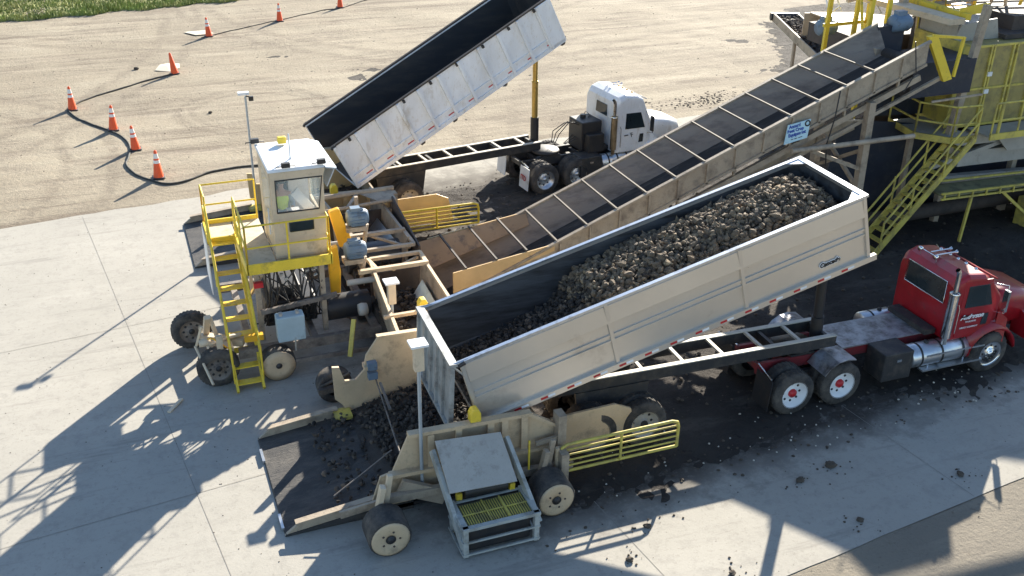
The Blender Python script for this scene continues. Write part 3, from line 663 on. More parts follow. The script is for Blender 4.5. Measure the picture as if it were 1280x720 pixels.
    if P['big']:
        q = MB(); q.tube([base + d * .29, base + d * .985], .105, 16); q.build('hoist_stage', black, h0)
    else:
        for a0, a1, rr in ((.29, .62, .10), (.61, .84, .082), (.83, .985, .066)):
            q = MB(); q.tube([base + d * a0, base + d * a1], rr, 16); q.lathe([(rr, 0), (rr + .015, 0), (rr + .015, .04), (rr, .04)], tuple(base + d * (a1 - .012)), 'z', 14); q.build('hoist_stage', chrome_g, h0)
    return M, body
chrome_g = mat('oily_brass_cylinder', (.55, .40, .13), .3, metal=.75, dirt=(.2, .14, .06), amt=.4)
railw = mat('sunlit_dusty_frame_top', (.55, .50, .42), .6, dirt=(.2, .17, .14), amt=.35)  # pale tone of the rail tops holds sunlight as well as dust
PR = dict(L=8.38, W=2.2, H=1.42, z=1.376, pitch=15.1, zr=1.46, xe=8.2, cross=.92, topm=railw, wx=(2.45, 3.52), wy=.92, rim=(greyp, greyp), side=silver, liner=liner2, rail=silver2, big=True, rib=silver, tapes=15, hx=7.9, hz=0, hb=8.0)
rt_r = root('dump_trailer', 'silver smooth-sided dump trailer tipped to empty its load of sugar beets', 'trailer', (5.28, 15.95, 0), R(-1.57), world=False)
Mr, box_r = trailer(rt_r, PR)
# tailgate hanging open from its top hinges
tg = MB(); top = Mr @ Vector((-.02, 0, 1.44)); gz = top.z; hgt = 1.34; W = 1.13
tg.box(top.x - .10, top.x - .06, -W, W, gz - hgt, gz - .02)
for y in (-W + .03, -.62, -.2, .2, .62, W - .03): tg.box(top.x - .15, top.x - .098, y - .04, y + .04, gz - hgt, gz - .03)
tg.box(top.x - .17, top.x - .02, -W - .03, W + .03, gz - .03, gz + .03); tg.box(top.x - .155, top.x - .055, -W, W, gz - hgt - .03, gz - hgt + .03)
for v in tg.v: v.x -= (gz - v.z) * .04
tgo = tg.build('tailgate', mat('dull_galvanised', (.42, .43, .42), .45, metal=.4, dirt=(.16, .15, .14), amt=.5, bump=.15), rt_r)
br = MB()
for s in (-1, 1): br = MB(); br.tube([tuple(Mr @ Vector((.28, 1.08 * s, 1.44))), (top.x - .12, W * s, gz)], .03, 8); br.tube([tuple(Mr @ Vector((.05, 1.1 * s, 1.1))), (top.x - .12, W * s, gz)], .02, 8); br.build('hinge_arm', silver2, tgo)
Mt = Mr @ face_m((7.48, -1.128, .33), (1, 0, 0), (0, 0, 1)); lt = text('lettering', 'Cancade', .13, Mt, blackink, box_r, italic=.2, bold=.006)
Mt = Mr @ face_m((7.48, -1.121, .33), (1, 0, 0), (0, 0, 1)); lt = text('lettering_outline', 'Cancade', .13, Mt, whiteink, box_r, italic=.2, bold=.018)
lf = MB(); lf.plate([(.62, -1.06, 1.31), (1.35, -1.06, 1.31), (1.35, -.5, 1.31), (.62, -.5, 1.31)], .02)
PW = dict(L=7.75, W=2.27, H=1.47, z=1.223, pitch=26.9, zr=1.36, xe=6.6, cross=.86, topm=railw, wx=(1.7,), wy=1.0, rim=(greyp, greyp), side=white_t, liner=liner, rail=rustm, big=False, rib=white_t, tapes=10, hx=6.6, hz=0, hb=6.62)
rt_w = root('dump_trailer', 'white ribbed dump trailer raised high and empty, dark inside', 'trailer', (6.01 - 1.135 * sin(R(8.5)), 27.55 + 1.135 * cos(R(8.5)), 0), R(8.5), world=False)
Mw, box_w = trailer(rt_w, PW)
# rounded white nose of the box and its lugs
ns = MB(); L, W, H = PW['L'], PW['W'], PW['H']
ring(ns, [[(L - .5, -W / 2 - .05, .0), (L - .5, W / 2 + .05, .0), (L - .5, W / 2 + .05, H + .03), (L - .5, -W / 2 - .05, H + .03)], [(L - .1, -W / 2 - .05, .0), (L - .1, W / 2 + .05, .0), (L - .1, W / 2 + .05, H + .03), (L - .1, -W / 2 - .05, H + .03)], [(L + .06, -W / 2 + .08, .04), (L + .06, W / 2 - .08, .04), (L + .06, W / 2 - .08, H - .0), (L + .06, -W / 2 + .08, H - .0)]])
ns.f = [f for f in ns.f if not (len(f) == 4 and set(f) == {0, 1, 2, 3})]
ns2 = MB()
for s in (-1, 1): ns2.prism([(L - .55, 0), (L + .05, 0), (L + .05, H), (L - .55, H)], *sorted((s * (W / 2), s * (W / 2 + .06))))
ns2.box(L + .0, L + .06, -W / 2 - .05, W / 2 + .05, 0, H); ns2.xf(Mw); ns2.build('front_panel', white_t, box_w, bevel=.03)
for x in (L - .1, 4.1 * 1.0 - .6, 2.3):
    k = MB(); k.prism([(x, 0), (x + .28, 0), (x + .16, -.20), (x + .04, -.2)], -.95, -.80); k.xf(Mw); k.build('body_bracket', rustm, box_w)
for i in range(8):
    x = .5 + i * .95; k = MB(); k.box(x, x + .07, -W / 2 - .09, -W / 2 - .03, H - .10, H - .01); k.xf(Mw); k.build('tarp_hook', black, box_w)
# load of beets in the silver trailer: heap filling the front two thirds, slumping to the tailgate
rb = random.Random(8); PRH = PR['H']; Lr = PR['L']
def heap(x, y):
    c = 1 - (abs(y) / 1.05) ** 2.2
    z = lerp([(0, .42), (1.2, .50), (2.3, .64), (3.0, 1.02), (4.5, 1.14), (6, 1.20), (7.4, 1.25), (7.9, 1.18), (8.2, 1.0)], x)
    return z + .27 * c * (1 if x > 3 else .35) - .15 + .05 * noise.noise(Vector((x * 2, y * 2, 1))) + .12 * (y / 1.05) * (1 if x > 2.6 else .2)
Mworld = Matrix.Translation((5.28, 15.95, 0)) @ Matrix.Rotation(R(-1.57), 4, 'Z') @ Mr
stuffb = MB(); stuffd = MB(); singles = []
for i in range(8200):
    x = rb.uniform(.05, 8.22); y = rb.uniform(-1.02, 1.02)
    if x > 7.9 and abs(y) > .8: continue
    z = heap(x, y) + rb.uniform(-.07, .05); r = rb.choice((.03, .04, .045, .05, .055, .06, .07, .08)) * rb.uniform(.85, 1.1) if x > 2.6 else rb.uniform(.025, .06)
    p = Mworld @ Vector((x, y, z))
    if x > 2.6 and y > -.9 and len(singles) < 290 and rb.random() < .2 and z > heap(x, y): singles.append((p, r * 1.12)); continue
    beet_mesh(stuffb if x > 2.75 + .3 * noise.noise(Vector((y * 3, 0, 0))) else stuffd, p, r, rb)
core = MB(); nxc, nyc = 60, 14
core.add([tuple(Mworld @ Vector((.05 + 8.15 * i / nxc, -1.02 + 2.04 * j / nyc, heap(.05 + 8.15 * i / nxc, -1.02 + 2.04 * j / nyc) - .07))) for j in range(nyc + 1) for i in range(nxc + 1)], [(j * (nxc + 1) + i, j * (nxc + 1) + i + 1, (j + 1) * (nxc + 1) + i + 1, (j + 1) * (nxc + 1) + i) for j in range(nyc) for i in range(nxc)])
bo = stuffb.build('beet_load', beetm, world=True); tag(bo, 'heaped load of dusty brown sugar beets filling the silver trailer', 'beet load', kind='stuff')
bd = stuffd.build('sliding_beets', beetd, bo); core.build('soil_between_beets', beetd, bo)
protos = []
for k in range(6):
    q = MB(); beet_mesh(q, (0, 0, 0), 1, random.Random(100 + k)); me = q.build('sugar_beet', beetm); protos.append(me)
for k, (p, r) in enumerate(singles):
    o = protos[k % 6] if k < 6 else protos[k % 6].copy()
    if k >= 6: COL.objects.link(o)
    o.location = p + Vector((0, 0, .03)); o.scale = (r, r, r); o.rotation_euler = (rb.uniform(0, 6), rb.uniform(0, 6), rb.uniform(0, 6))
    tag(o, 'brown sugar beet lying on top of the heap in the silver trailer', 'sugar beet', 'sugar beets on top of the silver trailer load')
# ------------------------------------------------------------------ beet piler: main conveyor
YC = 22.0; YN, YF = 20.97, 23.03
S_ = 0.40   # rise per metre
def rimz(x): return 1.83 + S_ * (x - 9.45)
conv = root('conveyor', 'long inclined tan trough conveyor with cross bars rising from the hoppers to the screens', 'conveyor', (9.5, YC, 0))
XA, XB = 6.35, 19.75
def inc(x, dz=0): return rimz(x) + dz
c = MB()
for y, s in ((YN, -1), (YF, 1)):
    c.plate([(XA, y, inc(XA, -.62)), (XB, y, inc(XB, -.62)), (XB, y, inc(XB)), (XA, y, inc(XA))], .03)
    c.beam((XA, y + .03 * s, inc(XA, -.0)), (XB, y + .03 * s, inc(XB, -.0)), .10, .06)
    c.beam((XA, y + .03 * s, inc(XA, -.6)), (XB, y + .03 * s, inc(XB, -.6)), .08, .07)
side = c.build('side_plate', tan_d, conv)
x = 9.5
while x < XB:
    for y, s in ((YN, -1), (YF, 1)): rb_ = MB(); rb_.beam((x, y + .045 * s, inc(x, -.04)), (x, y + .045 * s, inc(x, -.6)), .05, .06, up=(1, 0, 0)); rb_.build('stiffener', tan_d, side)
    x += .79
for y, s in ((YN, -1), (YF, 1)):
    sk_ = MB(); sk_.plate([(6.75, y + .02 * s, 1.42), (9.35, y + .02 * s, 1.70 + .08), (9.35, y + .02 * s, 1.60), (6.75, y + .02 * s, .88)], .035); skirt = sk_.build('skirt_board', tan_new, conv) if s > 0 else None; skn_ = sk_.build('skirt_board', tan_new, conv) if s < 0 else None
    sk_.plate([(9.35, y + .02 * s, 1.60), (9.35, y + .02 * s, 1.79), (9.6, y + .02 * s, 1.885)], .035) if False else None
skirt = [o for o in conv.children if o.name.startswith('skirt')][0]
for y, s in ((YN, -1),):
    q = MB(); q.beam((7.06, y - .01, .96), (7.06, y - .01, 1.44), .035, .03, up=(1, 0, 0)); q.beam((8.3, y - .01, 1.25), (8.3, y - .01, 1.62), .035, .03, up=(1, 0, 0)); q.build('seam_strip', tan, skirt)
    for i, xx in enumerate((6.86, 7.16, 7.40)):
        q = MB(); q.box(xx - (.10 if i == 0 else .055), xx + (.10 if i == 0 else .055), y - .012, y - .003, 1.27 + .02 * i, 1.35 + .03 * i); q.build('notice', whiteink, skirt)
inn = MB()
vs = []; secs = []
for x in (XA, XB):
    z = inc(x); secs.append([(x, YN + .04, z - .02), (x, YC - .52, z - .62), (x, YC - .44, z - .70), (x, YC + .44, z - .70), (x, YC + .52, z - .62), (x, YF - .04, z - .02)])
inn.add(secs[0] + secs[1], [(i, i + 1, 6 + i + 1, 6 + i) for i in (0, 1, 3, 4)])
inn.build('trough', trough, conv)
sk2 = MB(); sk2.plate([(6.4, YF - .06, 1.38), (9.4, YF - .06, 1.78), (9.4, YF - .30, 1.55), (6.4, YF - .62, .80)], .02); sk2.build('inner_skirt', mat('brown_skirt_rubber', (.34, .22, .12), .6, dirt=(.12, .09, .07), amt=.4), conv)
bl = MB(); bl.plate([(XA, YC - .50, inc(XA, -.67)), (XA, YC + .50, inc(XA, -.67)), (XB, YC + .5, inc(XB, -.67)), (XB, YC - .5, inc(XB, -.67))], .015); bl.plate([(XA, YC - .50, inc(XA, -.86)), (XA, YC + .50, inc(XA, -.86)), (XB, YC + .5, inc(XB, -.86)), (XB, YC - .5, inc(XB, -.86))], .015); bl.tube([(XA + .05, YC - .52, inc(XA, -.7)), (XA + .05, YC + .52, inc(XA, -.7))], .17, 16); bl.tube([(XB, YC - .52, inc(XB, -.7)), (XB, YC + .52, inc(XB, -.7))], .17, 16)
bl.build('belt', belt, conv)
zz = [1.45, 1.47, 1.50]; px = [7.2, 8.0, 8.78]
for i in range(15):
    x = 7.08 + .775 * i if i < 3 else 9.42 + (i - 3) * .79
    z = 1.48 + .15 * (x - 7.08) if x < 9 else inc(x, .02)
    z = z if x < 9 else inc(x, .02)
    q = MB(); q.beam((x, YN - .02, z), (x, YF + .02, z), .045, .045); q.build('cross_bar', bar_m if i > 2 else rustm, conv)
x = 9.42 + 12 * .79
cf = MB()   # under-frame truss
for s, y in ((-1, YN + .12), (1, YF - .12)):
    cf.beam((8.8, y, inc(8.8, -.98)), (XB, y, inc(XB, -.98)), .10, .16); cf.beam((10.5, y - .06 * s, inc(10.5, -1.38)), (XB + 1, y - .06 * s, inc(XB + 1, -1.38)), .08, .10)
    x = 9.6
    while x < XB: cf.beam((x, y, inc(x, -.62)), (x, y, inc(x, -.98)), .06, .06, up=(1, 0, 0)); x += 1.58
    x = 11.0
    while x < XB - 1: cf.beam((x, y - .03 * s, inc(x, -.98)), (x + .8, y - .03 * s, inc(x + .8, -1.38)), .05, .05); x += 1.6
cf.build('truss', tan_d, conv)
x = 9.8
while x < XB: rt_ = MB(); rt_.tube([(x, YC - .55, inc(x, -.92)), (x, YC + .55, inc(x, -.92))], .05, 8); x += 1.2; rt_.build('return_roller', greyp, conv)
for y in (YN + .05, YF - .05):
    lg = MB(); lg.beam((18.35, y, 0), (18.25, y, inc(18.3, -.9)), .20, .20, up=(1, 0, 0)); lg.beam((18.3, y, 2.6), (16.6, y, inc(16.6, -1.38)), .10, .10); lg.build('support_leg', tan_d, conv)
lg = MB(); lg.beam((18.3, YN, 2.0), (18.3, YF, 3.2), .09, .09); lg.beam((18.3, YF, 2.0), (18.3, YN, 3.2), .09, .09); lg.box(18.1, 18.6, YN - .2, YF + .2, 0, .12)
lg.build('leg_brace', tan_d, conv)
pp = MB(); pp.tube([(15.75, YN - .25, 3.50), (19.6, YN - .25, 3.49)], .07, 10); pp.build('brace_pipe', tan_d, conv)
cb = MB(); cb.tube([(17.1, YN - .09, 4.9), (17.02, YN - .14, 4.2), (16.9, YN - .12, 3.5), (17.0, YN - .1, 2.9)], .018, 5); cb.tube([(19.2, YN - .1, 6.0), (19.35, YN - .16, 5.2), (19.1, YN - .12, 4.7)], .016, 5); cb.build('hanging_cable', black, conv)
sg = root('sign', 'pale blue rectangular sign with three lines of blue lettering fixed to the conveyor side', 'sign', (15.85, YN - .16, 3.5))
s_ = MB(); yv = YN - .15
s_.plate([(15.55, yv, 3.66), (16.23, yv, 3.78), (16.27, yv, 4.27), (15.60, yv, 4.17)], .02); s_.build('panel', signb, sg)
an = math.atan2(.13, .8)
for i, (tt, sz, mm_, dx) in enumerate([('Annual', .15, ink, -.10), ('Beet Crop', .14, ink, -.06), ('Equipment', .15, ink, -.0), ('sales - parts - service', .05, blackink, .0), ('call the office', .055, blackink, 0)]):
    zc = 4.13 - .105 * i - (.01 if i > 2 else 0)
    text('lettering', tt, sz * .8, face_m((15.90 + dx, yv - .013, zc), (.8, 0, .13), (0, 0, 1)), mm_, sg, bold=.006 if i < 3 else 0)
q = MB(); q.lathe([(.05, 0), (.085, 0), (.085, .01), (.05, .01)], (16.18, yv - .02, 4.17), n=14); q.build('emblem', blackink, sg)

# ------------------------------------------------------------------ receiving hoppers, near one and its mirror beyond
def hopper(near):
    def Y(y): return y if near else y + 11.6
    nm = ('near', 'far')[not near]
    rt = root('receiving_hopper', 'tan receiving hopper under the silver trailer tailgate, dark apron plate in front' if near else 'tan receiving hopper behind the operator cab, under the raised white trailer', 'hopper', (4.4, Y(16.2), 0))
    wm = tan if near else tan_new
    o = MB()   # outer wall
    yo = Y(14.6)
    o.plate([(3.08, yo, .25), (6.66, yo, .25), (6.66, yo, 1.24), (6.12, yo, 1.64), (3.85, yo, 1.70), (3.52, yo, .95), (3.30, yo, .9)], .05, nrm=(0, 1, 0))
    ow = o.build('outer_wall', wm, rt)
    ob = MB(); e = -.09
    ob.beam((3.82, yo + e * .5, 1.70), (6.14, yo + e * .5, 1.64), .15, .07); ob.beam((3.45, yo + e, .95), (6.6, yo + e, .86), .16, .07); ob.beam((6.1, yo + e * .5, 1.62), (6.68, yo + e * .5, 1.24), .10, .06)
    ob.build('wall_flange', tan, ow)
    for x in (4.22, 4.74, 5.35, 5.62, 6.0): q = MB(); q.beam((x, yo + e, .90), (x, yo + e * 1.0, 1.64), .05, .12, up=(1, 0, 0)); q.build('wall_rib', wm, ow)
    yi = Y(17.8); iw = MB()
    iw.plate([(3.45, yi, .12), (6.5, yi, .12), (6.5, yi, 1.8), (5.03, yi, 1.85), (4.12, yi, 1.86), (3.86, yi, 1.50), (3.80, yi, 1.16), (3.62, yi, .98), (3.40, yi, 1.0), (3.30, yi, 1.34), (3.16, yi, 1.36), (3.18, yi, .6), (3.32, yi, .45)], .06, nrm=(0, 1, 0))
    iwo = iw.build('inner_wall', wm, rt)
    q = MB(); q.beam((4.1, yi, 1.88), (6.5, yi, 1.82), .12, .06); q.box(3.80, 4.0, yi - .12, yi + .12, 1.2, 1.28); q.build('wall_flange', tan, iwo)
    # back wall and floor
    bw = MB(); y0, y1 = sorted((Y(14.63), Y(17.77))); bw.box(6.45, 6.5, y0, y1, .1, 1.15); bw.build('back_wall', tan_d, rt)
    fl = MB(); fl.box(3.5, 6.5, y0, y1, .08, .16); fl.build('floor', black, rt)
    # apron plate with raised kerbs
    ap = root('apron_plate', 'black mud-caked drive-over apron plate with pale side kerbs at the lower left' if near else 'dark drive-over apron plate half hidden behind the yellow stairs', 'apron', (2.6, Y(16.2), 0))
    a = MB(); xl = 1.56 if near else 1.2
    a.hexa([(xl, y0, .02), (3.9, y0, .02), (3.9, y1, .02), (xl, y1, .02)], [(xl + .02, y0, .05), (3.9, y0, .30), (3.9, y1, .30), (xl + .02, y1, .05)])
    a.build('plate', mat('mud_caked_plate', (.040, .037, .036), .7, dirt=(.10, .088, .075), amt=.6, bump=.9, bscale=14, stretch=(.5, 1.6, 1), grime=(.02, .018, .017)), ap)
    for yy in (Y(14.68), Y(17.75)):
        k = MB(); k.prism([(xl, .03), (3.2, .10), (3.2, .40), (xl + .28, .24)], yy - .03, yy + .03); k.beam((xl + .2, yy, .25), (3.2, yy, .41), .13, .03); k.build('kerb', tan_d, ap)
    for yy in (Y(17.2), Y(15.1)):
        if near: k = MB(); k.box(xl - .03, xl + .02, yy - .3, yy + .12, .03, .085); k.build('worn_edge', silver2, ap)
    k = MB(); k.box(3.1, 3.45, *sorted((Y(17.45), Y(17.8))), .28, .36); k.build('yellow_mark', yel_d, ap)
    # hinge rods and bright strip
    h = MB(); h.tube([(4.02, Y(17.7), .95), (3.98, Y(16.6), .72), (3.85, Y(14.7), .60)], .018, 6); h.beam((4.06, Y(17.5), .98), (4.06, Y(16.75), .80), .05, .04); h.tube([(2.5, Y(14.85), .5), (3.7, Y(15.3), .9)], .014, 5)
    h.build('hinge_rod', grimy, rt)
    cl2 = MB(); cl2.prism([(3.86, 1.22), (4.05, 1.22), (4.05, 1.38), (3.86, 1.38)], *sorted((Y(17.62), Y(17.76)))); cl2.prism([(3.86, 1.0), (4.05, 1.0), (4.05, 1.15), (3.86, 1.15)], *sorted((Y(17.62), Y(17.76)))); cl2.build('hinge_lug', motorb, rt)
    # beets inside
    rr = random.Random(77 + near); m = MB()
    def hz(x, y): return .16 + .45 * min(1, max(0, (x - 2.9) / 1.6)) + .16 * max(0, 1 - abs((y - Y(16.2)) / 1.6)) * min(1, max(0, (x - 3.4))) + .06 * noise.noise(Vector((x * 2, y * 2, 2)))
    for i in range(2300 if near else 350):
        x = 6.4 - 3.9 * rr.random() ** 1.3; y = Y(rr.uniform(14.72, 17.7))
        if x < 3.7 and rr.random() < .80: continue
        z = hz(x, y) if x > 3.3 else .14 + .13 * (x - 1.6) / 1.6 + .04
        beet_mesh(m, (x, y, z + rr.uniform(-.06, .05)), rr.uniform(.028, .062), rr)
    mo = m.build('beets_in_hopper', beetd, world=True); tag(mo, 'muddy dark beets and soil lying in the hopper below the open tailgate' if near else 'dark beets in the hopper beneath the empty white trailer', 'beets', kind='stuff')
    ss = MB(); ss.add([(3.4 + 3.0 * i / 16, Y(14.66 + 3.1 * j / 12), hz(3.4 + 3.0 * i / 16, Y(14.66 + 3.1 * j / 12)) - .05) for j in range(13) for i in range(17)], [(j * 17 + i, j * 17 + i + 1, (j + 1) * 17 + i + 1, (j + 1) * 17 + i) for j in range(12) for i in range(16)]); ss.build('soil', beetd, mo)
    # running gear
    for x in (3.18, 6.25):
        yw = Y(13.52); s = -1
        w_ = MB(); w_.lathe([(.28, 0), (.36, .0), (.38, .03), (.38, .5), (.36, .53), (0, .53)], (x, yw, .385), n=28)
        wo = w_.build('wheel', rubber, rt)
        d = MB(); q2 = -1; d.lathe([(.335, -.004 * -q2), (.34, .012 * q2), (.30, .022 * q2), (.10, .022 * q2), (.085, 0), (.05, -.01 * q2), (0, -.01 * q2)], (x, yw, .385), n=28); d.build('disc', tan, wo)
        d = MB()
        for kk in range(5): d.lathe([(0, -.0), (.022, 0), (.022, .03 * q2), (0, .035 * q2)], (x + .16 * cos(1.256 * kk), yw, .385 + .16 * sin(1.256 * kk)), n=6)
        d.build('lug_nut', rustm, wo)
        d = MB(); d.lathe([(.09, .024 * q2), (.06, .026 * q2), (.055, .05 * q2), (0, .05 * q2)], (x, yw, .385), n=14); d.build('hub', black, wo)
        f = MB(); f.beam((x - .1, Y(14.12), .38), (x + .05, Y(14.12), 1.05), .14, .10); f.beam((x + .08, Y(14.2), .45), (x + .2, Y(14.2), 1.2), .10, .08); f.tube([(x, Y(13.6), .385), (x, Y(14.5), .385)], .06, 8); f.build('wheel_strut', cream if x < 5 else tan_d, rt, bevel=.01)
    ch = MB(); ch.beam((2.5, Y(14.4), .42), (3.4, Y(14.35), .55), .06, .14); ch.beam((3.3, Y(14.3), .62), (6.9, Y(14.3), .50), .12, .14); ch.beam((3.6, Y(14.4), .75), (4.4, Y(14.3), .40), .1, .3)
    ch.beam((6.2, Y(14.42), 1.02), (6.75, Y(14.42), 1.08), .06, .08); ch.box(6.62, 6.78, *sorted((Y(14.35), Y(14.62))), .35, 1.55); ch.box(6.55, 6.7, *sorted((Y(14.0), Y(14.3))), .3, .95)
    ch.build('chassis', tan_d, rt)
    # swing panel by the gate
    gp = MB(); gp.plate([(6.72, Y(14.95), .25), (8.6, Y(15.0), .25), (8.45, Y(15.0), .95), (8.1, Y(15.0), 1.12), (6.72, Y(14.95), 1.12)], .05, nrm=(0, 1, 0)); gp.build('side_board', wm, rt)
    # tubular yard gate
    gt = root('tube_gate', 'yellow tubular gate with rounded corners standing beside the mud lane' if near else 'yellow tubular gate beyond the conveyor, near the white trailer frame', 'gate', (8.0, Y(14.2), 0))
    yg = Y(14.2); ym = yel_d if near else yel; xr = 9.08 if near else 9.1
    fr = MB(); fr.tube([(6.60, yg, .40), (6.60, yg, .86), (6.64, yg, .97), (6.74, yg, 1.02), (xr - .14, yg, 1.02), (xr - .03, yg, .98), (xr, yg, .88), (xr, yg, .42)], .032, 8); fr.tube([(6.60, yg, .42), (xr, yg, .42)], .03, 8); fo = fr.build('outer_frame', ym, gt)
    for z in (.54, .66, .78, .90): k = MB(); k.tube([(6.62, yg, z), (xr - .01, yg, z)], .019, 6); k.build('rail', ym, gt)
    k = MB(); k.tube([(7.85, yg - .02, .42), (7.85, yg - .02, 1.03)], .028, 6); k.build('stile', ym, gt)
    k = MB(); k.tube([(6.54, yg, .3), (6.54, yg, 1.0)], .045, 8); k.build('post', tan, gt)
    # beacon
    bc = root('beacon_light', 'small yellow beacon housing on the near hopper wall' if near else 'small yellow beacon housing on the wall right of the operator cab', 'beacon', (5.07, yo, 1.66))
    k = MB(); x = 5.07; k.prism([(x - .10, 1.66), (x + .10, 1.66), (x + .10, 1.86), (x + .05, 1.95), (x - .05, 1.95), (x - .10, 1.86)], yo - .09, yo + .09); k.build('housing', yel, bc, bevel=.015)
    k = MB(); k.box(x - .02, x + .02, yo + .06, yo + .08, 1.4, 1.66); k.build('stem', greyp, bc)
    return rt, iwo
hn, inn_ = hopper(True); hf, inf_ = hopper(False)
# power unit hung on the near hopper
pu = root('power_unit', 'low framed power unit with green grating top and grey sloping cover beside the near hopper', 'power unit', (4.95, 13.6, 0))
q = MB(); q.plate([(4.24, 14.32, 1.62), (5.46, 14.32, 1.52), (5.52, 13.62, .92), (4.28, 13.62, .98)], .035); q.build('sloping_cover', greyp, pu)
q = MB(); q.box(4.42, 5.62, 13.08, 13.70, .58, .61); g_ = q.build('grating', green_g, pu)
q = MB()
for i in range(26): q.box(4.46 + i * .0445, 4.475 + i * .0445, 13.12, 13.66, .612, .632)
q.box(4.42, 5.62, 13.36, 13.39, .633, .643); q.box(4.85, 4.88, 13.1, 13.68, .644, .652); q.box(5.18, 5.21, 13.1, 13.68, .644, .652); q.build('grating_bar', yel_d, g_)
q = MB()
for x in (4.36, 5.66):
    for y in (13.04, 13.74): q.box(x - .045, x + .045, y - .045, y + .045, .05, .66)
for z in (.10, .36, .62):
    for y in (13.0, 13.78): q.beam((4.3, y, z), (5.72, y, z), .035, .035)
    for x in (4.31, 5.71): q.beam((x, 13.0, z), (x, 13.8, z), .035, .035)
q.beam((4.3, 13.02, .645), (5.72, 13.02, .645), .09, .05); q.beam((4.36, 13.0, .645), (4.36, 13.8, .645), .10, .05); q.beam((5.66, 13.0, .645), (5.66, 13.8, .645), .1, .05)
q.beam((4.18, 14.3, 1.45), (4.34, 13.05, .2), .07, .16); q.beam((5.56, 14.3, 1.4), (5.74, 13.1, .35), .07, .16)
q.build('frame', mat('pale_grey_frame', (.40, .41, .38), .55, dirt=(.18, .17, .14), amt=.45), pu)
q = MB(); q.box(4.44, 5.58, 13.1, 13.68, .08, .56); q.tube([(4.6, 13.84, .78), (5.4, 13.84, .75)], .11, 12); q.build('engine_block', black, pu, bevel=.03)
for x, y in ((4.52, 13.86), (5.50, 13.82)):
    q = MB(); q.box(x - .05, x + .05, y - .05, y + .05, .60, .76); q.build('lamp', yel, pu, bevel=.01)
q = MB(); q.beam((5.98, 14.2, .65), (6.0, 14.25, 1.25), .03, .03); q.build('lever', yel, pu)

# pole with box head standing on the near hopper, and its twin far off
def pole(x, y, z0, z1, label, kind):
    rt = root('light_pole', label, 'pole', (x, y, z0))
    q = MB(); q.tube([(x, y, z0), (x, y, z1 - .1)], .034 if kind else .03, 8); q.build('post', mat('galvanised_post', (.42, .46, .48), .4, metal=.4, dirt=(.25, .24, .22), amt=.3), rt)
    if kind:
        q = MB(); q.box(x - .085, x + .085, y - .07, y + .07, z1 - .52, z1 - .02); q.build('sensor_box', cream, rt, bevel=.012)
        q = MB(); q.box(x - .15, x + .15, y - .14, y + .14, z1 - .02, z1 + .02); q.build('cap', white, rt)
    else:
        q = MB(); q.box(x - .2, x + .1, y - .08, y + .08, z1 - .05, z1 + .02); q.build('lamp_head', white, rt)
        q = MB(); q.tube([(x, y, z1 - .1), (x + .16, y - .05, z1 - .12)], .02, 6); q.box(x + .08, x + .2, y - .1, y, z1 - .22, z1 - .1); q.tube([(x + .1, y - .1, z1 - .15), (x + .1, y + .16, z1 - .15)], .012, 5); q.build('camera', black, rt)
pole(4.03, 14.47, .55, 3.55, 'grey pole with a cream box and white square cap in front of the tailgate', True)
pole(3.24, 28.4, 0, 4.05, 'thin grey pole with white lamp head rising behind the cab roof from the sand side', False)
pole(4.75, 19.0, .4, 2.45, 'short grey pole with a white square cap between the yellow chain guards and trough', True)

